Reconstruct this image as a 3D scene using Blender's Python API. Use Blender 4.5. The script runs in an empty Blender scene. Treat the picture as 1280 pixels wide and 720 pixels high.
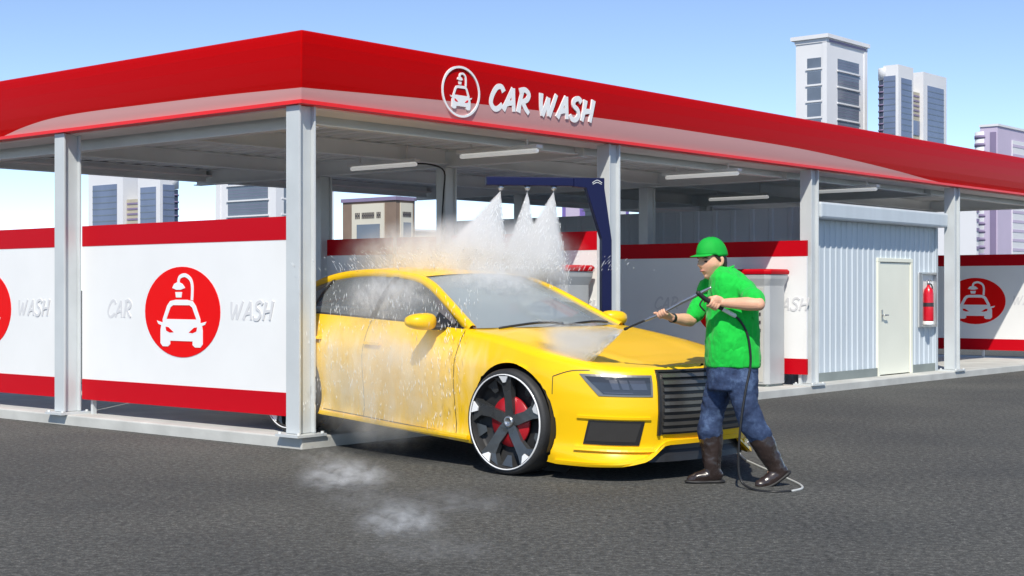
import bpy, bmesh, math, random
import numpy as np
from mathutils import Vector, Matrix, noise as mnoise
from mathutils.geometry import tessellate_polygon
R = math.radians
PI = math.pi
rnd = random.Random(7)
scene = bpy.context.scene
col = scene.collection

# ------------------------------------------------------------------ frames
TH = math.atan2(.762, .647)                       # bay frame: u along the long front, v into the depth
ORG = Vector((-1.775, 12.44, 0.0))
UU = Vector((math.cos(TH), math.sin(TH), 0)); VV = Vector((-math.sin(TH), math.cos(TH), 0))
def bw(u, v, z): return ORG + UU * u + VV * v + Vector((0, 0, z))

BASE = {}
def tag(o, label=None, cat=None, group=None, kind=None):
    if label: o['label'] = label
    if cat: o['category'] = cat
    if group: o['group'] = group
    if kind: o['kind'] = kind
    return o
def thing(name, base, label, cat, group=None, rot=TH, world=None):
    """Empty at a thing's base. base = (u,v,z) in the bay frame, or world = a world position."""
    o = bpy.data.objects.new(name, None); col.objects.link(o)
    o.empty_display_size = .2
    o.location = world if world is not None else bw(*base)
    o.rotation_euler = (0, 0, rot)
    BASE[o.name] = Vector(base) if base is not None else Vector((0, 0, 0))
    return tag(o, label, cat, group)

# ------------------------------------------------------------------ mesh builder
class MB:
    def __init__(s): s.v = []; s.f = []; s.m = []; s.sm = []
    def add(s, vs, fs, mi=0, smooth=False):
        b = len(s.v); s.v += [tuple(x) for x in vs]
        for f in fs: s.f.append(tuple(i + b for i in f)); s.m.append(mi); s.sm.append(smooth)
        return s
    def box(s, x0, x1, y0, y1, z0, z1, mi=0):
        vs = [(x, y, z) for z in (z0, z1) for y in (y0, y1) for x in (x0, x1)]
        fs = [(0, 2, 3, 1), (4, 5, 7, 6), (0, 1, 5, 4), (2, 6, 7, 3), (0, 4, 6, 2), (1, 3, 7, 5)]
        return s.add(vs, fs, mi)
    def rings(s, rs, close_ends=True, mi=0, smooth=True, loop=False):
        n = len(rs[0]); vs = [p for r in rs for p in r]; fs = []
        m = len(rs)
        for i in range(m if loop else m - 1):
            a = i * n; b = ((i + 1) % m) * n
            for j in range(n):
                k = (j + 1) % n; fs.append((a + j, a + k, b + k, b + j))
        if close_ends and not loop:
            fs.append(tuple(range(n - 1, -1, -1))); fs.append(tuple(range((m - 1) * n, m * n)))
        return s.add(vs, fs, mi, smooth)
    def tube(s, pts, rad, n=10, mi=0, cap=True, sub=4, ex=None, flat=None):
        """smooth tube along pts; rad = number or list; flat = (axis, factor) squashes along an axis"""
        P, Rr = smooth_path(pts, rad, sub)
        rs = []; T = None; N = None
        m = len(P)
        for i in range(m):
            t = (P[min(i + 1, m - 1)] - P[max(i - 1, 0)]).normalized()
            if N is None:
                a = Vector((0, 0, 1)) if abs(t.z) < .9 else Vector((1, 0, 0))
                N = (a - t * a.dot(t)).normalized()
            else:
                N = (N - t * N.dot(t)).normalized()
            B = t.cross(N)
            r = Rr[i]
            ring = []
            for k in range(n):
                a = 2 * PI * k / n
                d = N * (math.cos(a) * r) + B * (math.sin(a) * r)
                if flat is not None:
                    ax = flat[0]; d = d - ax * d.dot(ax) * (1 - flat[1])
                ring.append(P[i] + d)
            rs.append(ring)
        if cap:
            def capring(c, ring, t, r):
                return [[c + (q - c) * math.cos(a) + t * (r * math.sin(a)) for q in ring] for a in (R(35), R(65), R(82))]
            t0 = (P[0] - P[1]).normalized(); t1 = (P[-1] - P[-2]).normalized()
            rs = capring(P[0], rs[0], t0, Rr[0])[::-1] + rs + capring(P[-1], rs[-1], t1, Rr[-1])
        return s.rings(rs, True, mi)
    def lathe(s, prof, n=32, axis='y', mi=0, c=(0, 0, 0), closed=False):
        """prof: list of (radius, along)"""
        rs = []
        for k in range(n):
            a = 2 * PI * k / n; ca, sa = math.cos(a), math.sin(a)
            if axis == 'y': rs.append([(c[0] + r * ca, c[1] + h, c[2] + r * sa) for r, h in prof])
            elif axis == 'z': rs.append([(c[0] + r * ca, c[1] + r * sa, c[2] + h) for r, h in prof])
            else: rs.append([(c[0] + h, c[1] + r * ca, c[2] + r * sa) for r, h in prof])
        m = len(prof); vs = [p for r in rs for p in r]; fs = []
        for i in range(n):
            a = i * m; b = ((i + 1) % n) * m
            for j in range(m if closed else m - 1):
                k = (j + 1) % m; fs.append((a + j, b + j, b + k, a + k))
        return s.add(vs, fs, mi, True)
    def plate(s, poly, fr, d0, d1, mi=0):
        """extruded flat polygon: fr = (origin, ex, ey, en); poly 2-D; from depth d0 to d1 along en"""
        o, ex, ey, en = fr; n = len(poly)
        vs = [o + ex * p[0] + ey * p[1] + en * d for d in (d0, d1) for p in poly]
        tri = tessellate_polygon([[Vector((p[0], p[1], 0)) for p in poly]])
        fs = [tuple(i + n for i in t) for t in tri] + [tuple(reversed(t)) for t in tri]
        fs += [(i, (i + 1) % n, (i + 1) % n + n, i + n) for i in range(n)]
        return s.add(vs, fs, mi)
    def stroke(s, pts, w, fr, d0, d1, mi=0, sub=5):
        ws = w if isinstance(w, (list, tuple)) else [w] * len(pts)
        P, W = smooth_path([Vector((p[0], p[1], 0)) for p in pts], ws, sub if len(pts) > 2 else 2)
        L = []; Rt = []
        for i in range(len(P)):
            t = (P[min(i + 1, len(P) - 1)] - P[max(i - 1, 0)]).normalized(); nn = Vector((-t.y, t.x, 0))
            L.append(P[i] + nn * W[i] * .5); Rt.append(P[i] - nn * W[i] * .5)
        o, ex, ey, en = fr; n = len(P)
        def q(p, d): return o + ex * p.x + ey * p.y + en * d
        vs = [q(p, d1) for p in L] + [q(p, d1) for p in Rt] + [q(p, d0) for p in L] + [q(p, d0) for p in Rt]
        fs = []
        for i in range(n - 1):
            fs += [(i, n + i, n + i + 1, i + 1), (i, i + 1, 2 * n + i + 1, 2 * n + i), (n + i + 1, n + i, 3 * n + i, 3 * n + i + 1)]
        fs += [(0, 2 * n, 3 * n, n), (n - 1, 2 * n - 1, 4 * n - 1, 3 * n - 1)]
        return s.add(vs, fs, mi)
    def build(s, name, mats, parent=None, base=None, bevel=0, label=None, loc=None, recalc=True, auto=None):
        me = bpy.data.meshes.new(name)
        b = base
        if b is None: b = BASE.get(parent.name, Vector((0, 0, 0))) if parent is not None else Vector((0, 0, 0))
        me.from_pydata([(x - b.x, y - b.y, z - b.z) for x, y, z in s.v], [], s.f)
        if not isinstance(mats, (list, tuple)): mats = [mats]
        for m in mats: me.materials.append(m)
        me.polygons.foreach_set('material_index', s.m); me.polygons.foreach_set('use_smooth', s.sm)
        if recalc:
            bm = bmesh.new(); bm.from_mesh(me); bmesh.ops.recalc_face_normals(bm, faces=bm.faces); bm.to_mesh(me); bm.free()
        me.update()
        o = bpy.data.objects.new(name, me); col.objects.link(o)
        if parent is not None: o.parent = parent; BASE[o.name] = b
        if bevel:
            md = o.modifiers.new('bevel', 'BEVEL'); md.width = bevel; md.segments = 2; md.limit_method = 'ANGLE'; md.angle_limit = R(40)
        if label: o['label'] = label
        return o

def smooth_path(pts, rad, sub=4):
    P = [Vector(p) for p in pts]; n = len(P)
    r = list(rad) if isinstance(rad, (list, tuple)) else [rad] * n
    if n < 3: 
        return ([P[0].lerp(P[-1], i / sub) for i in range(sub + 1)], [r[0] + (r[-1] - r[0]) * i / sub for i in range(sub + 1)])
    oP = []; oR = []
    for i in range(n - 1):
        p0 = P[max(i - 1, 0)]; p1 = P[i]; p2 = P[i + 1]; p3 = P[min(i + 2, n - 1)]
        for k in range(sub):
            t = k / sub
            oP.append(.5 * ((2 * p1) + (p2 - p0) * t + (2 * p0 - 5 * p1 + 4 * p2 - p3) * t * t + (3 * p1 - p0 - 3 * p2 + p3) * t ** 3))
            oR.append(r[i] + (r[i + 1] - r[i]) * (t * t * (3 - 2 * t)))
    oP.append(P[-1]); oR.append(r[-1])
    return oP, oR
def fuse(o, voxel, smooth=0, relax=0):
    """turn the overlapping shells of one mesh into ONE continuous surface"""
    m = o.modifiers.new('remesh', 'REMESH'); m.mode = 'VOXEL'; m.voxel_size = voxel; m.use_smooth_shade = True
    if smooth:
        k = o.modifiers.new('smooth', 'SMOOTH'); k.factor = .5; k.iterations = smooth
    dg = bpy.context.evaluated_depsgraph_get()
    me = bpy.data.meshes.new_from_object(o.evaluated_get(dg))
    mats = list(o.data.materials)
    o.modifiers.clear(); o.data = me
    me.materials.clear()
    for x in mats: me.materials.append(x)
    me.polygons.foreach_set('use_smooth', [True] * len(me.polygons))
    return o

# ------------------------------------------------------------------ materials
def new_mat(name):
    m = bpy.data.materials.new(name); m.use_nodes = True
    nt = m.node_tree; b = nt.nodes['Principled BSDF']
    return m, nt, b
def mat(name, c, rough=.5, metal=0, coat=0, coat_r=.05, var=.0, vscale=3, bump=0, bscale=60, spec=.5, emit=0, sss=0, stretch=None):
    m, nt, b = new_mat(name); L = nt.links.new
    b.inputs['Base Color'].default_value = (*c, 1); b.inputs['Roughness'].default_value = rough
    b.inputs['Metallic'].default_value = metal; b.inputs['Coat Weight'].default_value = coat
    b.inputs['Coat Roughness'].default_value = coat_r; b.inputs['Specular IOR Level'].default_value = spec
    if sss: b.inputs['Subsurface Weight'].default_value = sss; b.inputs['Subsurface Radius'].default_value = (.02, .008, .005)
    if emit: b.inputs['Emission Color'].default_value = (*c, 1); b.inputs['Emission Strength'].default_value = emit
    if var or bump:
        tc = nt.nodes.new('ShaderNodeTexCoord'); vec = tc.outputs['Object']
        if stretch:
            mp = nt.nodes.new('ShaderNodeMapping'); mp.inputs['Scale'].default_value = stretch; L(vec, mp.inputs[0]); vec = mp.outputs[0]
    if var:
        n = nt.nodes.new('ShaderNodeTexNoise'); n.inputs['Scale'].default_value = vscale; n.inputs['Detail'].default_value = 6
        L(vec, n.inputs['Vector'])
        r = nt.nodes.new('ShaderNodeValToRGB')
        r.color_ramp.elements[0].position = .3; r.color_ramp.elements[1].position = .7
        r.color_ramp.elements[0].color = (*[max(0, x * (1 - var)) for x in c], 1)
        r.color_ramp.elements[1].color = (*[min(1, x * (1 + var)) for x in c], 1)
        L(n.outputs['Fac'], r.inputs[0]); L(r.outputs[0], b.inputs['Base Color'])
        mr = nt.nodes.new('ShaderNodeMapRange'); mr.inputs[3].default_value = max(.02, rough - .08); mr.inputs[4].default_value = min(1, rough + .08)
        L(n.outputs['Fac'], mr.inputs[0]); L(mr.outputs[0], b.inputs['Roughness'])
    if bump:
        n2 = nt.nodes.new('ShaderNodeTexNoise'); n2.inputs['Scale'].default_value = bscale; n2.inputs['Detail'].default_value = 5
        L(vec, n2.inputs['Vector'])
        bp = nt.nodes.new('ShaderNodeBump'); bp.inputs['Strength'].default_value = bump; bp.inputs['Distance'].default_value = .01
        L(n2.outputs['Fac'], bp.inputs['Height']); L(bp.outputs[0], b.inputs['Normal'])
    return m
M = {}
M['red'] = mat('red_gloss', (.44, .001, .001), .30, spec=.06)
M['red_lip'] = mat('red_trim', (.85, .012, .012), .35, var=.04)
M['reflection_band'] = mat('painted_rose_reflection', (.60, .31, .30), .35, spec=.2)  # pale colour paints a gloss reflection on the lower fascia
M['soffit'] = mat('pale_soffit', (.84, .78, .76), .5, var=.06, vscale=1.5)
M['white'] = mat('white_paint', (.84, .84, .83), .4, var=.03, vscale=1.3)
M['band'] = mat('panel_red', (.52, .002, .010), .45, spec=.12)
M['disc'] = mat('logo_red', (.80, .004, .004), .45, spec=.12)
M['emblem'] = mat('emblem_white', (.86, .86, .86), .45, var=.02)
M['ghost'] = mat('ghost_letter_grey', (.68, .68, .69), .5)
M['steel'] = mat('grey_painted_steel', (.56, .59, .60), .42, var=.06, vscale=2.5, bump=.05, bscale=25)
M['beam'] = mat('grey_beam', (.80, .82, .82), .5, var=.05, vscale=2)
M['deck'] = mat('galvanised_deck', (.84, .84, .80), .5, metal=.0, var=.22, vscale=1.2, stretch=(6, .5, 1))
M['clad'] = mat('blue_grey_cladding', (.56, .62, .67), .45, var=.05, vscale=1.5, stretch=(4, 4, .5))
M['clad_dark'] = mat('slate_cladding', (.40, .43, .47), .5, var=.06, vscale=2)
M['kick'] = mat('grey_green_kickboard', (.22, .25, .24), .6, var=.1)
M['door'] = mat('cream_door', (.82, .82, .70), .4, var=.04, vscale=1.2)
M['metal'] = mat('brushed_metal', (.55, .55, .55), .3, metal=.9, var=.05)
M['machine'] = mat('machine_grey', (.45, .46, .46), .4, var=.08, vscale=2)
M['machine_face'] = mat('machine_cream', (.50, .49, .45), .45, var=.04)
M['slot'] = mat('dark_slot', (.05, .04, .045), .35, var=.3, vscale=9)
M['navy'] = mat('navy_paint', (.006, .009, .052), .42, spec=.25)
M['black'] = mat('black_rubber', (.018, .018, .019), .6, var=.25, vscale=6)
M['hose'] = mat('hose_rubber', (.015, .015, .016), .45)
M['hose_pale'] = mat('grey_braided_hose', (.55, .56, .54), .4, var=.15, vscale=80)
M['tyre'] = mat('tyre_rubber', (.028, .028, .029), .62, var=.25, vscale=5, bump=.15, bscale=70)
M['rim_white'] = mat('white_rim', (.82, .82, .82), .25, coat=.4)
M['rim_grey'] = mat('graphite_alloy', (.10, .105, .11), .28, metal=.65, var=.3, vscale=5)
M['caliper'] = mat('red_brake', (.42, .012, .02), .35, var=.2, vscale=6)
M['grille'] = mat('grille_dark', (.055, .052, .05), .38, metal=.3, var=.1)
M['slat'] = mat('grille_slat', (.20, .19, .175), .3, metal=.7, var=.1, vscale=6)
M['lamp'] = mat('smoked_lamp', (.035, .037, .04), .08, coat=1, spec=.7)
M['lamp_in'] = mat('lamp_reflector', (.17, .17, .18), .15, metal=.7)
M['lamp_rim'] = mat('lamp_bezel', (.22, .22, .21), .3, metal=.5)
M['trim'] = mat('black_trim', (.02, .02, .021), .4)
M['seat'] = mat('seat_dark', (.12, .12, .13), .6, var=.1)
M['skin'] = mat('skin', (.76, .42, .27), .5, var=.05, vscale=12, sss=.12)
M['shirt'] = mat('green_cotton', (.012, .58, .06), .8, var=.1, vscale=9, bump=.25, bscale=320, spec=.2)
M['cap'] = mat('green_cap', (.010, .40, .045), .7, var=.06, vscale=18, bump=.15, bscale=420, spec=.25)
M['hair'] = mat('dark_hair', (.028, .014, .009), .5, bump=.6, bscale=180)
M['boot'] = mat('brown_rubber_boot', (.030, .020, .018), .28, coat=.2, var=.35, vscale=8, bump=.1, bscale=40)
M['sole'] = mat('boot_sole', (.015, .014, .014), .6)
M['eye'] = mat('eye_dark', (.03, .02, .015), .3)
M['lips'] = mat('lips', (.40, .13, .11), .5)
M['tower_white'] = mat('tower_white', (.74, .74, .76), .6, var=.04, vscale=.08)
M['tower_glass'] = mat('tower_glass_grey', (.14, .17, .22), .15, var=.18, vscale=.15, spec=.6)
M['tower_blue'] = mat('tower_glass_blue', (.15, .19, .30), .2, var=.14, vscale=.15, spec=.6)
M['tower_dark'] = mat('tower_glass_dark', (.045, .06, .10), .2)
M['beige'] = mat('beige_stone', (.47, .43, .33), .7, var=.05, vscale=.2)
M['lilac'] = mat('lilac_panel', (.56, .48, .62), .6, var=.04, vscale=.2)
M['purple'] = mat('purple_panel', (.20, .14, .42), .6, var=.06, vscale=.2)
M['mauve'] = mat('mauve_dark', (.25, .20, .32), .5, var=.06, vscale=.2)
M['brown'] = mat('brown_brick', (.23, .165, .125), .8, var=.1, vscale=.6)
M['cream'] = mat('cream_render', (.64, .60, .50), .7, var=.04, vscale=.4)
M['tube'] = mat('white_lamp_tube', (.9, .9, .88), .4, emit=.22)
M['fitting'] = mat('lamp_fitting', (.78, .78, .77), .4)
M['ext_red'] = mat('extinguisher_red', (.62, .004, .018), .3, coat=.4)

def asphalt():
    m, nt, b = new_mat('asphalt'); N = nt.nodes.new; L = nt.links.new
    tc = N('ShaderNodeTexCoord')
    n1 = N('ShaderNodeTexNoise'); n1.inputs['Scale'].default_value = 23; n1.inputs['Detail'].default_value = 7; n1.inputs['Roughness'].default_value = .85
    n2 = N('ShaderNodeTexNoise'); n2.inputs['Scale'].default_value = .45; n2.inputs['Detail'].default_value = 5
    vo = N('ShaderNodeTexVoronoi'); vo.inputs['Scale'].default_value = 62
    for x in (n1, n2, vo): L(tc.outputs['Object'], x.inputs['Vector'])
    r1 = N('ShaderNodeValToRGB'); e = r1.color_ramp.elements
    e[0].position = .36; e[0].color = (.036, .036, .034, 1); e[1].position = .68; e[1].color = (.20, .197, .185, 1)
    x = e.new(.5); x.color = (.086, .086, .081, 1)
    L(n1.outputs['Fac'], r1.inputs[0])
    r2 = N('ShaderNodeValToRGB'); r2.color_ramp.elements[0].position = .0; r2.color_ramp.elements[0].color = (2.1, 2.1, 2.0, 1)
    r2.color_ramp.elements[1].position = .38; r2.color_ramp.elements[1].color = (.9, .9, .9, 1)
    L(vo.outputs['Distance'], r2.inputs[0])
    r3 = N('ShaderNodeValToRGB'); r3.color_ramp.elements[0].position = .35; r3.color_ramp.elements[0].color = (.82, .83, .85, 1)
    r3.color_ramp.elements[1].position = .68; r3.color_ramp.elements[1].color = (1.18, 1.17, 1.14, 1)
    L(n2.outputs['Fac'], r3.inputs[0])
    a = N('ShaderNodeMix'); a.data_type = 'RGBA'; a.blend_type = 'MULTIPLY'; a.inputs['Factor'].default_value = 1
    c = N('ShaderNodeMix'); c.data_type = 'RGBA'; c.blend_type = 'MULTIPLY'; c.inputs['Factor'].default_value = 1
    L(r1.outputs[0], a.inputs['A']); L(r2.outputs[0], a.inputs['B']); L(a.outputs['Result'], c.inputs['A']); L(r3.outputs[0], c.inputs['B'])
    L(c.outputs['Result'], b.inputs['Base Color']); b.inputs['Roughness'].default_value = .85; b.inputs['Specular IOR Level'].default_value = .25
    bp = N('ShaderNodeBump'); bp.inputs['Strength'].default_value = .5; bp.inputs['Distance'].default_value = .012
    L(n1.outputs['Fac'], bp.inputs['Height']); L(bp.outputs[0], b.inputs['Normal'])
    return m
M['asphalt'] = asphalt()
def concrete():
    m = mat('concrete', (.52, .52, .49), .8, var=.14, vscale=2.2, bump=.2, bscale=35)
    return m
M['concrete'] = concrete()

def car_paint(soap=True):
    m, nt, b = new_mat('yellow_car_paint' + ('_soapy' if soap else '')); N = nt.nodes.new; L = nt.links.new
    base = (.93, .56, .004)
    b.inputs['Roughness'].default_value = .36; b.inputs['Coat Weight'].default_value = .22; b.inputs['Coat Roughness'].default_value = .08; b.inputs['Specular IOR Level'].default_value = .35
    b.inputs['Base Color'].default_value = (*base, 1)
    if not soap: return m
    tc = N('ShaderNodeTexCoord'); sp = N('ShaderNodeSeparateXYZ'); L(tc.outputs['Object'], sp.inputs[0])
    mp = N('ShaderNodeMapping'); mp.inputs['Scale'].default_value = (5.5, 2, 1.1); L(tc.outputs['Object'], mp.inputs[0])
    n = N('ShaderNodeTexNoise'); n.inputs['Scale'].default_value = 1.6; n.inputs['Detail'].default_value = 7; n.inputs['Roughness'].default_value = .62
    n.inputs['Distortion'].default_value = .6
    L(mp.outputs[0], n.inputs['Vector'])
    r = N('ShaderNodeValToRGB'); r.color_ramp.elements[0].position = .40; r.color_ramp.elements[0].color = (0, 0, 0, 1)
    r.color_ramp.elements[1].position = .70; r.color_ramp.elements[1].color = (1, 1, 1, 1); L(n.outputs['Fac'], r.inputs[0])
    mx = N('ShaderNodeMapRange'); mx.interpolation_type = 'SMOOTHSTEP'; mx.inputs[1].default_value = .15; mx.inputs[2].default_value = -.75; L(sp.outputs['X'], mx.inputs[0])
    mz = N('ShaderNodeMapRange'); mz.interpolation_type = 'SMOOTHSTEP'; mz.inputs[1].default_value = 1.0; mz.inputs[2].default_value = .8; L(sp.outputs['Z'], mz.inputs[0])
    mu = N('ShaderNodeMath'); mu.operation = 'MULTIPLY'; L(r.outputs[0], mu.inputs[0]); L(mx.outputs[0], mu.inputs[1])
    mu2 = N('ShaderNodeMath'); mu2.operation = 'MULTIPLY'; L(mu.outputs[0], mu2.inputs[0]); L(mz.outputs[0], mu2.inputs[1])
    mu3 = N('ShaderNodeMath'); mu3.operation = 'MULTIPLY'; mu3.inputs[1].default_value = .50; L(mu2.outputs[0], mu3.inputs[0])
    mix = N('ShaderNodeMix'); mix.data_type = 'RGBA'; mix.inputs['A'].default_value = (*base, 1); mix.inputs['B'].default_value = (.95, .84, .60, 1)
    L(mu3.outputs[0], mix.inputs['Factor']); L(mix.outputs['Result'], b.inputs['Base Color'])
    ra = N('ShaderNodeMapRange'); ra.inputs[3].default_value = .3; ra.inputs[4].default_value = .6; L(mu2.outputs[0], ra.inputs[0]); L(ra.outputs[0], b.inputs['Roughness'])
    return m
M['paint'] = car_paint(True); M['paint_clean'] = car_paint(False)
def glass(name, tint, mixf):
    m, nt, b = new_mat(name); N = nt.nodes.new; L = nt.links.new
    b.inputs['Base Color'].default_value = (*tint, 1); b.inputs['Roughness'].default_value = .06; b.inputs['Coat Weight'].default_value = .5
    t = N('ShaderNodeBsdfTransparent'); t.inputs[0].default_value = (.75, .8, .82, 1)
    mx = N('ShaderNodeMixShader'); mx.inputs[0].default_value = mixf
    L(t.outputs[0], mx.inputs[1]); L(b.outputs[0], mx.inputs[2]); L(mx.outputs[0], nt.nodes['Material Output'].inputs['Surface'])
    return m
M['glass'] = glass('car_glass', (.20, .215, .22), .60)
M['screen'] = glass('windscreen_glass', (.48, .54, .56), .62)
M['clear'] = glass('clear_cover', (.5, .52, .54), .25)
def cloth(name, c, fold, fs, weave=300):
    m, nt, b = new_mat(name); N = nt.nodes.new; L = nt.links.new
    tc = N('ShaderNodeTexCoord'); mp = N('ShaderNodeMapping'); mp.inputs['Scale'].default_value = (1.5, 1.2, .62); mp.inputs['Rotation'].default_value = (0, .5, 0); L(tc.outputs['Object'], mp.inputs[0])
    n = N('ShaderNodeTexNoise'); n.inputs['Scale'].default_value = fs; n.inputs['Detail'].default_value = 3; n.inputs['Distortion'].default_value = .8; L(mp.outputs[0], n.inputs['Vector'])
    a = N('ShaderNodeMath'); a.operation = 'MULTIPLY_ADD'; a.inputs[1].default_value = 2; a.inputs[2].default_value = -1; L(n.outputs['Fac'], a.inputs[0])
    ab = N('ShaderNodeMath'); ab.operation = 'ABSOLUTE'; L(a.outputs[0], ab.inputs[0])
    sq = N('ShaderNodeMath'); sq.operation = 'POWER'; sq.inputs[1].default_value = .7; L(ab.outputs[0], sq.inputs[0])
    bp = N('ShaderNodeBump'); bp.inputs['Strength'].default_value = fold; bp.inputs['Distance'].default_value = .05; L(sq.outputs[0], bp.inputs['Height'])
    w = N('ShaderNodeTexNoise'); w.inputs['Scale'].default_value = weave; L(tc.outputs['Object'], w.inputs['Vector'])
    b2 = N('ShaderNodeBump'); b2.inputs['Strength'].default_value = .25; b2.inputs['Distance'].default_value = .004; L(w.outputs['Fac'], b2.inputs['Height']); L(bp.outputs[0], b2.inputs['Normal']); L(b2.outputs[0], b.inputs['Normal'])
    r = N('ShaderNodeValToRGB'); r.color_ramp.elements[0].position = .3; r.color_ramp.elements[1].position = .7
    r.color_ramp.elements[0].color = (*[x * .93 for x in c], 1); r.color_ramp.elements[1].color = (*[min(1, x * 1.05) for x in c], 1)
    v = N('ShaderNodeTexNoise'); v.inputs['Scale'].default_value = 30; v.inputs['Detail'].default_value = 6; L(tc.outputs['Object'], v.inputs['Vector']); L(v.outputs['Fac'], r.inputs[0]); L(r.outputs[0], b.inputs['Base Color'])
    b.inputs['Roughness'].default_value = .85; b.inputs['Specular IOR Level'].default_value = .15; b.inputs['Sheen Weight'].default_value = .15
    return m
M['shirt'] = cloth('green_cotton', (.012, .52, .055), .30, 5.0)
def denim():
    m, nt, b = new_mat('denim'); N = nt.nodes.new; L = nt.links.new
    tc = N('ShaderNodeTexCoord')
    n = N('ShaderNodeTexNoise'); n.inputs['Scale'].default_value = 7; n.inputs['Detail'].default_value = 9; n.inputs['Roughness'].default_value = .75
    L(tc.outputs['Object'], n.inputs['Vector'])
    r = N('ShaderNodeValToRGB'); e = r.color_ramp.elements
    e[0].position = .34; e[0].color = (.010, .020, .058, 1); e[1].position = .70; e[1].color = (.10, .16, .29, 1)
    x = e.new(.52); x.color = (.028, .052, .122, 1)
    L(n.outputs['Fac'], r.inputs[0]); L(r.outputs[0], b.inputs['Base Color'])
    b.inputs['Roughness'].default_value = .85
    bp = N('ShaderNodeBump'); bp.inputs['Strength'].default_value = .5; bp.inputs['Distance'].default_value = .02; L(n.outputs['Fac'], bp.inputs['Height']); L(bp.outputs[0], b.inputs['Normal'])
    return m
M['denim'] = denim()

# ------------------------------------------------------------------ ground and slab
g = MB(); S = 2500
g.add([(-S, -S, 0), (S, -S, 0), (S, S, 0), (-S, S, 0)], [(0, 1, 2, 3)])
tag(g.build('ground', M['asphalt']), kind='structure')
def bay_mesh(name, mb, m, kind=None, base=(0, 0, 0), **k):
    o = mb.build(name, m, None, base=Vector(base), **k); o.location = bw(*base); o.rotation_euler = (0, 0, TH)
    if kind: o['kind'] = kind
    return o
p = MB(); p.box(0, 18.6, 0, 7.6, -.05, .1)
bay_mesh('pavement', p, M['concrete'], 'structure', bevel=.012)

# ------------------------------------------------------------------ canopy with its columns
UE, VE = 18.3, 7.4
cn = thing('car_wash_canopy', (0, 0, .1), 'long flat red canopy on grey steel columns with white CAR WASH lettering', 'canopy')
def frame_ring(off0, off1, z0, z1):
    """closed rectangular frame between two offsets (positive = outwards) of the canopy outline"""
    m = MB(); a = [(-off0, -off0), (UE + off0, -off0), (UE + off0, VE + off0), (-off0, VE + off0)]
    b = [(-off1, -off1), (UE + off1, -off1), (UE + off1, VE + off1), (-off1, VE + off1)]
    vs = [(x, y, z) for z in (z0, z1) for x, y in a] + [(x, y, z) for z in (z0, z1) for x, y in b]
    fs = []
    for i in range(4):
        j = (i + 1) % 4
        fs += [(i, j, 4 + j, 4 + i), (8 + j, 8 + i, 12 + i, 12 + j), (4 + i, 4 + j, 12 + j, 12 + i), (j, i, 8 + i, 8 + j)]
    m.add(vs, fs); return m
# main fascia: a gently bowed sheet swept round the four sides
prof = [(0.0, 2.955), (.012, 3.02), (.022, 3.12), (.026, 3.22), (.024, 3.33), (.014, 3.44), (.0, 3.50), (-.012, 3.535), (-.03, 3.55), (-.10, 3.55), (-.10, 2.955)]
fm = MB(); rs = []
for cx, cy in ((0, 0), (1, 0), (1, 1), (0, 1)):
    rs.append([((UE + o if cx else -o), (VE + o if cy else -o), z) for o, z in prof])
fm.rings(rs, loop=True, smooth=False)
fascia = fm.build('fascia', M['red'], cn, bevel=.01)
frame_ring(.035, -.10, 2.92, 2.952).build('fascia_lip', M['red_lip'], cn)
frame_ring(-.102, -.46, 2.905, 2.93).build('soffit_strip', M['soffit'], cn)
def fas_o(z):
    return float(np.interp(z, [q[1] for q in prof[:9]], [q[0] for q in prof[:9]]))
def reflection_band(pairs, side):
    """conforming band, a gloss reflection put into the colour, upper edge from pairs (along, z)"""
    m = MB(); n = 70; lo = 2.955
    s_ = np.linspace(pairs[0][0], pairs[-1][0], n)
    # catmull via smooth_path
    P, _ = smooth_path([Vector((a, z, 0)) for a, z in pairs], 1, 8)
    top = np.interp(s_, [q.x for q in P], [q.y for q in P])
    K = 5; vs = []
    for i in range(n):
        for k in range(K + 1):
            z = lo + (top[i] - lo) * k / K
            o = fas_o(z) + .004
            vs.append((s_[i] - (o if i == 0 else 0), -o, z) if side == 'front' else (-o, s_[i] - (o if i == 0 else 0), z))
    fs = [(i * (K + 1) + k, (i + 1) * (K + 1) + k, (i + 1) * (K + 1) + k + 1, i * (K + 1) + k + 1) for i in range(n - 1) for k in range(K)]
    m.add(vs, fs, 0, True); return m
reflection_band([(0, 3.052), (1.5, 3.105), (3, 3.145), (4.5, 3.165), (6.2, 3.166), (8.2, 3.152), (9.7, 3.105), (11.0, 3.045), (12.2, 2.975), (12.6, 2.957)], 'front').build('painted_reflection', M['reflection_band'], cn, recalc=False)  # painted reflection, front face here and side face next
reflection_band([(0, 3.052), (1.0, 3.074), (2.2, 3.086), (3.2, 3.088), (3.8, 3.068), (4.25, 3.022), (4.55, 2.975), (4.65, 2.957)], 'side').build('painted_reflection', M['reflection_band'], cn, recalc=False)
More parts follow.
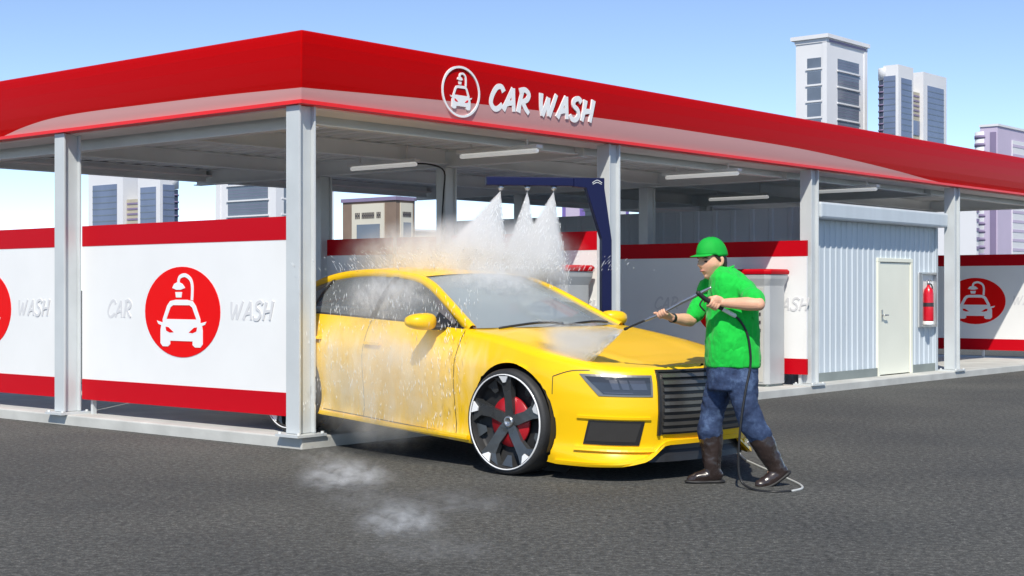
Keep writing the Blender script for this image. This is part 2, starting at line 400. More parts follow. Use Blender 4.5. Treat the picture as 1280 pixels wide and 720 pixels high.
# sheet-metal ceiling, ribs running along v
dk = MB(); x = .12; top = []; pit = .25
while x < UE - .12:
    for dx, z in ((0, 3.0), (.085, 3.0), (.115, 3.045), (.2, 3.045), (.23, 3.0)):
        top.append((min(x + dx, UE - .11), z))
    x += pit
n = len(top)
dk.add([(a, y, z) for y in (.11, VE - .11) for a, z in top], [(i, i + 1, n + i + 1, n + i) for i in range(n - 1)])
dk.build('ceiling_deck', M['deck'], cn, recalc=False)
rf = MB(); rf.box(.105, UE - .105, .105, VE - .105, 3.40, 3.47); rf.build('roof', M['beam'], cn)
ULINES = (.1, 4.5, 8.9, 13.35, 17.8); 
def ibeam(m, a0, a1, c, z0, z1, axis, w=.10, t=.012):
    for (o0, o1, h0, h1) in ((-w / 2, w / 2, z0, z0 + t), (-t / 2, t / 2, z0 + t, z1 - t), (-w / 2, w / 2, z1 - t, z1)):
        if axis == 'v': m.box(c + o0, c + o1, a0, a1, h0, h1)
        else: m.box(a0, a1, c + o0, c + o1, h0, h1)
for u in ULINES:
    m = MB(); ibeam(m, .47, VE - .12, u + .02 if u > 1 else .56, 2.80, 2.998, 'v', .12); m.build('roof_beam', M['beam'], cn)
for v in (.56, 2.5, 4.85, 7.0):
    m = MB()
    us = (.56,) + tuple(u + .02 for u in ULINES[1:])
    for i in range(4): ibeam(m, us[i] + .062, us[i + 1] - .062, v, 2.83, 2.996, 'u', .11)
    m.build('roof_beam', M['beam'], cn)
def column(u, v, top=2.915, a=.2, w=.15, mt='steel'):
    """H-section, flanges facing +-u"""
    m = MB(); t = .022
    m.box(u - a / 2, u - a / 2 + t, v - w / 2, v + w / 2, .125, top)
    m.box(u + a / 2 - t, u + a / 2, v - w / 2, v + w / 2, .125, top)
    m.box(u - a / 2 + t, u + a / 2 - t, v - .045, v + .045, .125, top)
    c = m.build('column', M[mt], cn, bevel=.004)
    b = MB(); b.box(u - a / 2 - .07, u + a / 2 + .07, v - w / 2 - .06, v + w / 2 + .06, .1, .122)
    for du in (-1, 1):
        for dv in (-1, 1): b.lathe([(0, .018), (.014, .018), (.016, .0)], 8, 'z', 0, (u + du * (a / 2 + .04), v + dv * (w / 2 + .035), .122))
    b.build('base_plate', M['steel'], c)
for u in ULINES: column(u, .12 if u > .2 else .12, a=.2 if u > .2 else .19, w=.17)
column(.1, 3.63, w=.17); column(.1, 7.15)
for u in (4.5,):
    for v in (2.53, 4.7): column(u + .02, v, 2.795)
for v in (2.72, 5.05): column(8.92, v, 2.795)
for v in (4.6, 7.1): column(13.37, v, 2.795)
column(17.8, 3.8, 2.795); column(17.8, 7.1, 2.795)

# lettering and emblem on the front fascia
GL = {
 'C': [[(.78, .80), (.62, 1.0), (.36, .95), (.13, .60), (.08, .25), (.28, .02), (.52, .05), (.74, .25)]],
 'A': [[(.02, .0), (.28, .55), (.50, 1.02)], [(.50, 1.02), (.58, .5), (.66, .0)], [(.14, .30), (.40, .36), (.64, .36)]],
 'R': [[(.12, .0), (.18, .5), (.30, 1.0)], [(.10, .93), (.42, 1.03), (.68, .85), (.58, .60), (.24, .47)], [(.34, .48), (.52, .22), (.76, .0)]],
 'W': [[(.06, 1.0), (.09, .5), (.20, .0)], [(.20, .0), (.38, .42), (.52, .85)], [(.52, .85), (.55, .4), (.62, .02)], [(.62, .02), (.82, .5), (1.02, 1.04)]],
 'S': [[(.72, .86), (.52, 1.02), (.24, .90), (.24, .66), (.50, .50), (.60, .26), (.42, .03), (.16, .04), (.02, .22)]],
 'H': [[(.20, 1.0), (.14, .5), (.04, .0)], [(.74, 1.05), (.66, .5), (.58, .0)], [(.10, .44), (.40, .50), (.68, .50)]],
}
ADV = {'C': .80, 'A': .80, 'R': .86, 'W': 1.14, 'S': .80, 'H': .84, ' ': .52}
def write(m, text, fr, h, w, d0, d1, squeeze=1.0, slant=.0, mirror=False):
    x = 0; o, ex, ey, en = fr; k = 0
    tot = sum(ADV[c] for c in text)
    for c in text:
        for st in GL.get(c, []):
            pts = []
            for a, b in st:
                xx = x + a + slant * b
                if mirror: xx = tot - xx
                pts.append((xx * h * squeeze, b * h))
            ww = [w * h * (1.15 if i == 0 else (.85 if i == len(pts) - 1 else 1.0)) for i in range(len(pts))]
            m.stroke(pts, ww, fr, d0, d1 + .0007 * k, sub=5); k += 1
        x += ADV[c]
    return x * h * squeeze
def emblem_car(m, fr, d0, d1, s, mi_white=0, mi_red=1, sx=1.0):
    def P(l): return [(a * s * sx, b * s) for a, b in l]
    # shoulders and lower body with two feet
    m.plate(P([(-.66, -.20), (-.50, -.24), (-.50, -.16), (.50, -.16), (.50, -.24), (.66, -.20), (.62, -.27), (.54, -.30), (.56, -.40), (.56, -.70), (.50, -.77), (.36, -.77), (.30, -.72), (.30, -.64), (-.30, -.64), (-.30, -.72), (-.36, -.77), (-.50, -.77), (-.56, -.70), (-.56, -.40), (-.54, -.30), (-.62, -.27)]), fr, d0, d1, mi_white)
    # roof and pillars
    m.plate(P([(-.50, -.162), (-.38, .14), (-.30, .24), (-.15, .27), (.15, .27), (.30, .24), (.38, .14), (.50, -.162), (.40, -.162), (.29, .10), (.22, .15), (-.22, .15), (-.29, .10), (-.40, -.162)]), fr, d0, d1, mi_white)
    for sg in (-1, 1):
        m.plate([(a * sg * s * sx, b * s) for a, b in [(.20, -.45), (.34, -.34), (.42, -.33), (.40, -.42), (.30, -.46)]], fr, d1 + .0005, d1 + .002, mi_red)
    m.stroke([(a * s * sx, b * s) for a, b in [(.28, .26), (.29, .55), (.24, .72), (.10, .81), (-.04, .77), (-.08, .66)]], .085 * s, fr, d0, d1, mi_white)
    m.plate(P([(-.24, .53), (-.19, .62), (-.08, .67), (.03, .62), (.10, .53), (-.02, .49), (-.13, .49)]), fr, d0, d1 + .001, mi_white)
    m.plate(P([(-.14, .32), (.0, .32), (.02, .44), (-.16, .44)]), fr, d0, d1, mi_white)
def circ(rx, ry, n=48): return [(rx * math.cos(2 * PI * i / n), ry * math.sin(2 * PI * i / n)) for i in range(n)]
def frF(u, z, o=.026): return (Vector((u, -o, z)), Vector((1, 0, 0)), Vector((0, 0, 1)), Vector((0, -1, 0)))
lt = MB(); fr = frF(2.37, 3.10); 
w_ = write(lt, 'CAR WASH', fr, .225, .235, -.02, .003, squeeze=1.12, slant=.10)
lt.build('lettering', M['emblem'], cn)
em = MB(); fr = frF(1.965, 3.217)
n = 48; ro = circ(.268, .243); ri = circ(.246, .222)
vs = [fr[0] + fr[1] * a + fr[2] * b + fr[3] * d for d in (-.02, .007) for L_ in (ro, ri) for a, b in L_]
fs = []
for i in range(n):
    j = (i + 1) % n
    fs += [(2 * n + i, 2 * n + j, 3 * n + j, 3 * n + i), (i, j, 2 * n + j, 2 * n + i), (n + j, n + i, 3 * n + i, 3 * n + j), (j, i, n + i, n + j)]
em.add(vs, fs)
emblem_car(em, fr, -.02, .007, .215, 0, 1, 1.08)
em.build('emblem', [M['emblem'], M['red_lip']], cn)

# ------------------------------------------------------------------ printed partition panels
PG = 'printed partition panels of the wash bays'
def panel(u, v0, v1, disc_v, label, rx=.57, z0=.245, z1=1.99, txt=True):
    t = thing('partition_panel', (u, (v0 + v1) / 2, .1), label, 'panel', PG)
    b = MB(); b.box(u, u + .03, v0, v1, z0 + .205, z1 - .205); b.build('board', M['white'], t)
    b = MB(); b.box(u - .003, u + .033, v0, v1, z1 - .205, z1); b.build('red_band', M['band'], t)
    b = MB(); b.box(u - .003, u + .033, v0, v1, z0, z0 + .205); b.build('red_band', M['band'], t)
    m = MB()
    nv = max(2, int((v1 - v0) / 1.6) + 1)
    for i in range(nv):
        vv = v0 + .12 + (v1 - v0 - .24) * i / (nv - 1)
        m.box(u + .034, u + .074, vv - .02, vv + .02, .1, z1 - .02)
    m.build('post', M['steel'], t)
    # seen from outside (-u): text runs towards -v
    fr = (Vector((u, disc_v, 1.14)), Vector((0, -1, 0)), Vector((0, 0, 1)), Vector((-1, 0, 0)))
    if v0 + .3 < disc_v < v1 - .3:
        d = MB(); d.plate(circ(rx, .425), fr, -.001, .005); dd = d.build('logo_disc', M['disc'], t)
        e = MB(); emblem_car(e, fr, .004, .009, .425, 0, 1, rx / .425); e.build('emblem', [M['emblem'], M['disc']], dd)
    if txt:
        for s0, wd in ((-1.20, 'CAR'), (rx + .13, 'WASH')):
            m = MB()
            f2 = (Vector((u, disc_v - s0, 1.08)), fr[1], fr[2], fr[3])
            if v0 < disc_v - s0 - .5 and disc_v - s0 < v1: write(m, wd, f2, .16, .17, -.001, .002, squeeze=1.05, slant=.12)
            if m.v: m.build('lettering', M['ghost'], t)
    return t
panel(.2, .33, 3.53, 1.9, 'sunlit white panel with red logo disc between the corner column and the next column to its left')
panel(.2, 3.75, 7.0, 5.42, 'sunlit white panel cut by the left edge of the photo, beyond the second column')
panel(4.56, .30, 3.4, 1.45, 'shaded partition with red top band behind the yellow car, seen through the spray', rx=.45)
panel(4.56, 3.5, 6.9, 5.4, 'far rear partition of the car bay, under the brown office block')
panel(8.72, .06, 3.4, 1.26, 'shaded grey-white partition behind the man in green', rx=.50)
panel(8.72, 3.5, 6.9, 5.3, 'rear partition continuing from the one behind the man, behind the gantry post')
panel(17.85, -.35, 3.4, 1.65, 'partition beyond the utility room, half in sun, with a red logo disc')
panel(17.85, 3.5, 6.9, 5.3, 'rear partition hidden in shade beyond the utility room')

# ------------------------------------------------------------------ utility room
rm = thing('utility_room', (9.1, .35, .1), 'blue-grey corrugated utility room with a cream door under the canopy', 'room')
def corr(m, p0, p1, z0, z1, nrm, pit=.16, dep=.014):
    """corrugated sheet between two plan points"""
    p0 = Vector(p0); p1 = Vector(p1); L_ = (p1 - p0).length; d = (p1 - p0) / L_; nn = Vector(nrm); pts = []
    s_ = 0
    while s_ < L_:
        for a, o in ((0, 0), (.70, 0), (.76, dep), (.94, dep)):
            q = s_ + a * pit
            if q < L_: pts.append(p0 + d * q + nn * o)
        s_ += pit
    pts.append(p1); n = len(pts)
    m.add([(q.x, q.y, z) for z in (z0, z1) for q in pts], [(i, i + 1, n + i + 1, n + i) for i in range(n - 1)])
    return m
m = MB(); corr(m, (9.28, .35), (11.28, .35), .22, 2.30, (0, -1)); corr(m, (12.40, .35), (13.28, .35), .22, 2.30, (0, -1)); corr(m, (11.28, .35), (12.40, .35), 1.80, 2.30, (0, -1))
m.build('front_wall', M['clad'], rm, recalc=False)
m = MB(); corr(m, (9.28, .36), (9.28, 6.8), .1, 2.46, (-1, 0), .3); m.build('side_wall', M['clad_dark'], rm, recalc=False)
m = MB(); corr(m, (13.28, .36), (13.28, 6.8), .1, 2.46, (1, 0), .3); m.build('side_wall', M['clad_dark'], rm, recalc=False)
m = MB(); m.box(9.29, 13.27, .37, 6.8, 2.42, 2.45); m.box(9.29, 13.27, 6.77, 6.8, .1, 2.42); m.build('roof', M['beam'], rm)
m = MB(); m.box(9.28, 11.26, .325, .36, .1, .22); m.box(12.42, 13.28, .325, .36, .1, .22); m.build('kickboard', M['kick'], rm)
m = MB(); m.box(9.24, 13.24, .13, .348, 2.30, 2.52); m.build('shutter_box', M['clad'], rm, bevel=.03)
m = MB(); m.box(9.20, 9.275, .30, .40, .1, 2.3); m.box(13.20, 13.275, .315, .34, .1, 2.3); m.build('corner_trim', M['clad'], rm)
dr = MB(); dr.box(11.34, 12.34, .338, .375, .115, 1.745); door = dr.build('door', M['door'], rm, bevel=.004)
m = MB(); m.box(11.27, 11.335, .32, .37, .1, 1.75); m.box(12.345, 12.41, .32, .37, .1, 1.75); m.box(11.27, 12.41, .32, .37, 1.752, 1.81); m.build('door_frame', M['door'], door, bevel=.004)
m = MB(); m.tube([(11.42, .335, .98), (11.42, .29, .98), (11.52, .285, .98)], .012, 8); m.box(11.40, 11.44, .328, .337, .90, 1.06); m.build('handle', M['metal'], door)

cb = thing('extinguisher_cabinet', (12.88, .35, .78), 'shallow pale wall cabinet holding the red extinguisher beside the door', 'cabinet')
m = MB(); m.box(12.62, 13.14, .322, .334, .78, 1.61); m.build('back_board', M['white'], cb, bevel=.004)
m = MB(); m.box(12.62, 13.14, .265, .3215, .78, .81); m.box(12.62, 13.14, .265, .3215, 1.58, 1.61); m.box(12.62, 12.64, .265, .3215, .812, 1.578); m.box(13.12, 13.14, .265, .3215, .812, 1.578)
m.build('frame', M['metal'], cb, bevel=.003)
fx = thing('fire_extinguisher', (12.78, .245, .812), 'red fire extinguisher standing in the pale wall cabinet', 'fire extinguisher')
c0 = (12.78, .245, .812)
m = MB(); m.lathe([(0, 0), (.07, .0), (.076, .012)], 24, 'z', 0, c0); m.lathe([(.0755, .012), (.0755, .06), (.0, .06)], 24, 'z', 0, c0); m.build('foot_ring', M['white'], fx)
m = MB(); m.lathe([(0, .062), (.076, .062), (.078, .08), (.078, .47), (.066, .54), (.03, .58), (.02, .61), (0, .61)], 24, 'z', 0, c0); m.build('cylinder', M['ext_red'], fx)
m = MB(); m.lathe([(.0795, .28), (.0795, .34)], 24, 'z', 0, c0); m.build('label_sleeve', M['slot'], fx)
m = MB(); m.lathe([(0, .61), (.024, .61), (.026, .66), (0, .66)], 12, 'z', 0, c0); m.tube([(12.74, .245, 1.475), (12.80, .24, 1.50), (12.87, .24, 1.48)], .010, 8); m.build('valve', M['metal'], fx)
m = MB(); m.tube([(12.80, .24, 1.44), (12.92, .25, 1.40), (12.95, .26, 1.2), (12.92, .27, .98)], .011, 8); m.build('discharge_hose', M['black'], fx)

# ------------------------------------------------------------------ payment machines
def machine(u0, label, dz=0, u1=None, v0=.33, v1=1.0):
    u1 = u1 or u0 + .42; z0 = .1; z1 = 1.6
    t = thing('dispenser_machine', ((u0 + u1) / 2, (v0 + v1) / 2, z0), label, 'machine', 'coin dispensers beside the bays')
    m = MB(); ch = .05
    def ring(z, e=0): return [(u0 + ch - e, v0 - e, z), (u1 + e, v0 - e, z), (u1 + e, v1 + e, z), (u0 + ch - e, v1 + e, z), (u0 - e, v1 - ch + e * .4, z), (u0 - e, v0 + ch - e * .4, z)]
    m.rings([ring(z0 + .03), ring(1.40), ring(1.49, .03), ring(1.545, .035)], smooth=False); m.build('cabinet', M['machine'], t, bevel=.006)
    m = MB(); m.rings([ring(1.547, .045), ring(1.59, .05), ring(1.615, .03)], smooth=False); m.build('red_cap', M['band'], t, bevel=.008)
    m = MB(); m.box(u0 + .03, u1 - .02, v0 + .02, v1 - .02, z0, z0 + .03); m.build('plinth', M['kick'], t)
    pn = MB(); pn.box(u0 - .008, u0 + .002, v0 + .07, v1 - .07, .16, 1.38); face = pn.build('front_panel', M['machine_face'], t, bevel=.003)
    for k in range(5):
        m = MB(); z = 1.28 - k * .105; m.box(u0 - .014, u0 - .009, v0 + .19, v1 - .12, z - .062, z); m.build('grille_slot', M['slot'], t)
    for k in range(5):
        m = MB(); z = 1.28 - k * .105; m.box(u0 - .016, u0 - .009, v0 + .10, v0 + .15, z - .055, z - .015); m.build('button', M['slot'], t)
    m = MB(); m.box(u0 - .022, u0 - .009, v0 + .13, v1 - .22, .60, .72); k_ = m.build('keypad', M['white'], t, bevel=.003)
    m = MB(); m.box(u0 - .026, u0 - .0225, v0 + .30, v1 - .27, .62, .70); m.build('display', M['slot'], k_)
    fr = (Vector((u0 - .008, (v0 + v1) / 2, .42)), Vector((0, -1, 0)), Vector((0, 0, 1)), Vector((-1, 0, 0)))
    m = MB(); m.plate(circ(.17, .17, 32), fr, 0, .004); d = m.build('logo_disc', M['disc'], t)
    m = MB(); emblem_car(m, fr, .0035, .007, .165, 0, 1); m.build('emblem', [M['emblem'], M['disc']], d)
    return t
machine(4.0, 'grey dispenser machine with red cap and dark slots seen past the windscreen of the car')
machine(8.2, 'grey dispenser machine with red cap directly behind the man in green')

# ------------------------------------------------------------------ ceiling lamps
lamp0 = None
for (u, v, lab) in ((3.37, .72, 'white tube lamp under the canopy directly above the spray gantry'),
                    (3.73, 2.80, 'white tube lamp deep under the canopy, nearest the corner column'),
                    (7.25, .72, 'white tube lamp near the front edge of the canopy, above the man in green'),
                    (11.5, 2.80, 'white tube lamp over the roof of the utility room'),
                    (10.95, .72, 'white tube lamp over the front of the utility room')):
    if lamp0 is None:
        t = thing('ceiling_lamp', (u, v, 2.76), lab, 'lamp', 'tube lamps under the canopy')
        m = MB(); m.box(u - .05, u + .05, v - .56, v + .56, 2.80, 2.84); m.box(u - .012, u + .012, v - .4, v - .376, 2.84, 3.0); m.box(u - .012, u + .012, v + .376, v + .4, 2.84, 3.0); m.build('fitting', M['fitting'], t, bevel=.006)
        m = MB(); m.tube([(u, v - .52, 2.775), (u, v + .52, 2.775)], .024, 10); m.build('lamp_tube', M['tube'], t)
        lamp0 = t
    else:
        t = lamp0.copy(); col.objects.link(t); t.location = bw(u, v, 2.76); t['label'] = lab
        for ch in list(lamp0.children):
            c = ch.copy(); col.objects.link(c); c.parent = t
m = MB()
m.tube([(3.75, 2.35, 2.79), (4.1, 2.38, 2.80), (4.36, 2.42, 2.74), (4.395, 2.46, 2.5), (4.395, 2.49, 2.1), (4.395, 2.50, 1.4)], .010, 6)
tag(bay_mesh('cable', m, M['black'], base=(4.395, 2.5, 1.4)), 'thin black cable running from the ceiling down the inner column', 'cable')

# ------------------------------------------------------------------ spray gantry (stands on the asphalt beside the car)
GP = Vector((.838, 13.2, 0)); GE = Vector((-.20, 13.0, 0))
GROT = math.atan2((GP - GE).y, (GP - GE).x); GL_ = (GP - GE).length
gt = thing('spray_gantry', None, 'navy blue overhead wash gantry with three spray nozzles over the car roof', 'gantry', rot=GROT, world=GP)
def sect(pts, w0, th):   # bent flat arm in the local x-z plane with depth th
    m = MB(); m.plate(pts, (Vector((0, th / 2, 0)), Vector((1, 0, 0)), Vector((0, 0, 1)), Vector((0, -1, 0))), 0, th); return m
sect([(.045, 0), (.045, 1.79), (-.022, 2.255), (-.022, 2.345), (-.30, 2.345), (-.30, 2.265), (-.19, 2.255), (-.045, 1.80), (-.045, 0)], 0, .10).build('post', M['navy'], gt, bevel=.006)
m = MB(); m.box(-GL_ - .03, -.301, -.045, .045, 2.27, 2.345); m.build('arm', M['navy'], gt, bevel=.006)
m = MB(); m.box(-.16, .16, -.14, .14, 0, .02); m.build('base_plate', M['navy'], gt)
m = MB()
m.stroke([(-.135, 2.30), (-.09, 2.325), (-.045, 2.30)], .006, (Vector((0, -.05, 0)), Vector((1, 0, 0)), Vector((0, 0, 1)), Vector((0, -1, 0))), 0, .002)
m.stroke([(-.13, 2.288), (-.09, 2.305), (-.05, 2.288)], .006, (Vector((0, -.05, 0)), Vector((1, 0, 0)), Vector((0, 0, 1)), Vector((0, -1, 0))), 0, .002)
m.build('maker_mark', M['steel'], gt)
NZ = (-.955, -.715, -.475)
for xx in NZ:
    m = MB(); m.lathe([(0, 2.272), (.028, 2.272), (.028, 2.245), (.016, 2.225), (0, 2.225)], 12, 'z', 0, (xx, 0, 0)); m.build('nozzle', M['metal'], gt)

# ------------------------------------------------------------------ yellow car
CS = 1.06
CA = R(42.5); CPOS = Vector((.697, 11.42, .008)); CPIT = .034
car = bpy.data.objects.new('parked_car', None); col.objects.link(car)
car.location = CPOS; car.rotation_euler = (0, CPIT, math.atan2(-math.cos(CA), math.sin(CA)))
tag(car, 'yellow four-door fastback car being washed, nose out of the bay', 'car')
BASE[car.name] = Vector((0, 0, 0))
CARM = Matrix.Translation(CPOS) @ Matrix.Rotation(math.atan2(-math.cos(CA), math.sin(CA)), 4, 'Z') @ Matrix.Rotation(CPIT, 4, 'Y')
def cw(x, y, z): return CARM @ Vector((x * CS, y * CS, z * CS))
def cbuild(mb, name, m, parent=None, **k):
    mb.v = [(x * CS, y * CS, z * CS) for x, y, z in mb.v]
    return mb.build(name, m, parent or car, base=Vector((0, 0, 0)), **k)
plan_pts = [(-3.92, 0), (-3.90, .40), (-3.83, .66), (-3.65, .80), (-3.0, .862), (-2.3, .882), (-1.5, .915), (-.8, .928), (-.3, .936), (0, .942), (.28, .925), (.48, .872), (.66, .785), (.80, .675), (.90, .54), (.965, .38), (.99, .2), (1.0, 0)]
PP, _ = smooth_path([Vector((a, -b, 0)) for a, b in plan_pts], 1, 24)
PX = np.array([q.x for q in PP]); PY = np.array([q.y for q in PP])
SS = np.concatenate([[0], np.cumsum(np.hypot(np.diff(PX), np.diff(PY)))]); SL = SS[-1]
def plan(s):
    """right half for s<SL, mirrored beyond"""
    mir = s > SL; q = 2 * SL - s if mir else s
    x = np.interp(q, SS, PX); y = np.interp(q, SS, PY)
    e = .02; x1 = np.interp(min(q + e, SL), SS, PX); y1 = np.interp(min(q + e, SL), SS, PY); x0 = np.interp(max(q - e, 0), SS, PX); y0 = np.interp(max(q - e, 0), SS, PY)
    tx, ty = x1 - x0, y1 - y0; l = math.hypot(tx, ty) or 1
    nx, ny = ty / l, -tx / l
    if q > SL - e: nx, ny = 1, 0
    if q < e: nx, ny = -1, 0
    if mir: y = -y; ny = -ny
    return x, y, nx, ny
def s_at_x(x): 
    i = np.argmax(PX >= x); return SS[i]
def s_at_y(y):   # front part, y<0 right half
    k = len(PX) - 1
    while PY[k] > y: k -= 1
    return SS[k]
def z_bot(x, y):
    side = np.interp(x, [-3.92, -3.6, -3.2, -2.2, -.5, .2, .42, .6], [.34, .28, .20, .185, .16, .13, .112, .112])
    if x > .55: 
        return float(np.interp(abs(y), [0, .38, .52, .66, .8], [.265, .262, .16, .122, .112]))
    return float(side)
def z_top(x):
    return float(np.interp(x, [-3.92, -3.6, -2.9, -2.3, -1.3, -.6, -.3, .0, .14, .4, .6, .8, .92, 1.01], [.90, .955, .985, .985, .978, .962, .925, .882, .858, .815, .785, .770, .772, .780]))
SIDE = ([.10, .15, .19, .235, .30, .45, .60, .72, .76, .82, .90, 1.0], [.05, .045, .022, .03, .034, .022, .004, .0, .006, .022, .05, .10])
FRNT = ([.10, .14, .18, .24, .36, .48, .60, .68, .74, .80], [.015, -.01, .0, .03, .015, .0, .008, .022, .048, .095])
def surf(s, z, off=0):
    x, y, nx, ny = plan(s)
    k = min(1, max(0, (nx - .12) / .5)) if x > 0 else 0
    f = (1 - k) * np.interp(z, *SIDE) + k * np.interp(z, *FRNT)
    d = off - f
    return (x + nx * d, y + ny * d, z)
# body sides + nose as one wrapped sheet with wheel arches cut in
AR = .405; WHX = (0.0, -2.74)
ns = 330; nz = 26
bm_v = []; idx = {}; bfs = []
sv = np.linspace(0, 2 * SL, ns)
grid = []
for i, s in enumerate(sv):
    x, y, nx, ny = plan(s); zb, zt = z_bot(x, y), z_top(x)
    colv = []
    for j in range(nz):
        t = j / (nz - 1); z = zb + (zt - zb) * t
        colv.append(surf(s, z))
    grid.append(colv)
G = np.array(grid)                                   # ns,nz,3
keep = np.ones((ns - 1, nz - 1), bool)
nx_ = np.array([plan(s)[3] for s in sv])
for wx in WHX:
    dx = G[:, :, 0] - wx; dz = G[:, :, 2] - .36
    rr = np.hypot(dx, dz)
    side = (np.abs(nx_) > .8)[:, None]
    ins = (rr < AR) & side
    # push vertices close to the arch on to it
    for i in range(ns):
        for j in range(nz):
            if side[i, 0] and rr[i, j] < AR + .006 and rr[i, j] > AR - .035 and G[i, j, 2] > .12:
                f = AR / max(rr[i, j], 1e-4); G[i, j, 0] = wx + dx[i, j] * f; G[i, j, 2] = .36 + dz[i, j] * f; ins[i, j] = False
    for i in range(ns - 1):
        for j in range(nz - 1):
            if ins[i, j] or ins[i + 1, j] or ins[i, j + 1] or ins[i + 1, j + 1]: keep[i, j] = False
mb = MB()
vs = [tuple(G[i, j]) for i in range(ns) for j in range(nz)]
fs = [(i * nz + j, (i + 1) * nz + j, (i + 1) * nz + j + 1, i * nz + j + 1) for i in range(ns - 1) for j in range(nz - 1) if keep[i, j]]
mb.add(vs, fs, 0, True)
# bonnet / upper deck joined to the same edge
half = ns // 2; nq = 16
top_r = [G[i, nz - 1] for i in range(half)]; top_l = [G[ns - 1 - i, nz - 1] for i in range(half)]
def crown(x): return float(np.interp(x, [-3.74, -3.3, -.62, -.3, .2, .6, .9, 1.01], [.03, .0, .0, .055, .06, .045, .02, .0]))
vs = []; 
for a, b in zip(top_r, top_l):
    w = abs(a[1])
    for k in range(nq + 1):
        t = k / nq; y = a[1] + (b[1] - a[1]) * t; e = (y / w) if w > 1e-6 else 0
        # raised power-bulge creases along the bonnet
        cr = crown(a[0]) * (1 - abs(e) ** 2.6)
        cr += (.014 * math.exp(-((abs(e) - .62) / .10) ** 2) if -.5 < a[0] < .85 else 0) * min(1, max(0, (.85 - a[0]) / .3))
        vs.append((a[0], y, a[2] + cr))
fs = [(i * (nq + 1) + k, (i + 1) * (nq + 1) + k, (i + 1) * (nq + 1) + k + 1, i * (nq + 1) + k + 1) for i in range(half - 1) for k in range(nq) if a is not None]
mi_f = []
m2 = MB(); 
hood = [f for f in fs if vs[f[0]][0] > -.66]; tray = [f for f in fs if vs[f[0]][0] <= -.66]
def sub(vsx, fsx):
    used = sorted({i for f in fsx for i in f}); mp = {o: i for i, o in enumerate(used)}
    return [vsx[i] for i in used], [tuple(mp[i] for i in f) for f in fsx]
a_, b_ = sub(vs, hood); mb.add(a_, b_, 0, True)
body = cbuild(mb, 'body', M['paint'])
bmx = bmesh.new(); bmx.from_mesh(body.data); bmesh.ops.delete(bmx, geom=[v for v in bmx.verts if not v.link_faces], context='VERTS'); bmesh.ops.remove_doubles(bmx, verts=bmx.verts, dist=.002); bmesh.ops.recalc_face_normals(bmx, faces=bmx.faces); bmx.to_mesh(body.data); bmx.free()
# flip if needed so that normals face out
a_, b_ = sub(vs, tray); mt = MB(); mt.add(a_, b_, 0, True); cbuild(mt, 'cabin_interior', M['seat'])
# wheel-arch liners, underbody
for wx in WHX:
    for sg in (-1, 1):
        m = MB(); n = 20; vs2 = []
        for k in range(n + 1):
            a = R(-25) + R(230) * k / n
            for yy in (.945, .90, .55): 
                r = AR - .002 if yy < .93 else AR + .004
                vs2.append((wx + r * math.cos(a), sg * (yy if yy < .93 else (.925 if wx > -1 else .865)), .36 + r * math.sin(a)))
        m.add(vs2, [(k * 3 + q, (k + 1) * 3 + q, (k + 1) * 3 + q + 1, k * 3 + q + 1) for k in range(n) for q in range(2)], 0, True)
        m.add([(wx, sg * .56, .36)] + [(wx + AR * math.cos(2 * PI * k / 24), sg * .56, .36 + AR * math.sin(2 * PI * k / 24)) for k in range(24)], [(0, 1 + k, 1 + (k + 1) % 24) for k in range(24)])
        cbuild(m, 'wheel_arch_liner', M['black'])
m = MB(); m.box(-3.4, .80, -.55, .55, .17, .70); m.box(-2.35, -.45, -.79, .79, .19, .6); cbuild(m, 'underbody', M['black'])
# conforming patches on the skin
def patch(m, poly, off, nS=14, nZ=6, skirt=True, mi=0):
    """poly(t in 0..1 across, r in 0..1 up) -> (s,z)"""
    vs = []
    for i in range(nS + 1):
        for j in range(nZ + 1):
            s, z = poly(i / nS, j / nZ); vs.append(surf(s, z, off))
    fs = [(i * (nZ + 1) + j, (i + 1) * (nZ + 1) + j, (i + 1) * (nZ + 1) + j + 1, i * (nZ + 1) + j + 1) for i in range(nS) for j in range(nZ)]
    if skirt:
        b = len(vs); rim = [(i, 0) for i in range(nS + 1)] + [(nS, j) for j in range(1, nZ + 1)] + [(i, nZ) for i in range(nS - 1, -1, -1)] + [(0, j) for j in range(nZ - 1, 0, -1)]
        for i, j in rim: s, z = poly(i / nS, j / nZ); vs.append(surf(s, z, -.01))
        k = len(rim)
        for q in range(k):
            a = rim[q]; c = rim[(q + 1) % k]; fs.append((a[0] * (nZ + 1) + a[1], b + q, b + (q + 1) % k, c[0] * (nZ + 1) + c[1]))
    m.add(vs, fs, mi, False); return m
def quad(s0b, s1b, s0t, s1t, z0, z1, mir=False):
    def f(t, r):
        s = (s0b + (s1b - s0b) * t) * (1 - r) + (s0t + (s1t - s0t) * t) * r
        return ((2 * SL - s) if mir else s), z0 + (z1 - z0) * r
    return f
so = s_at_x(.575); si = s_at_y(-.50); so2 = s_at_x(.70)
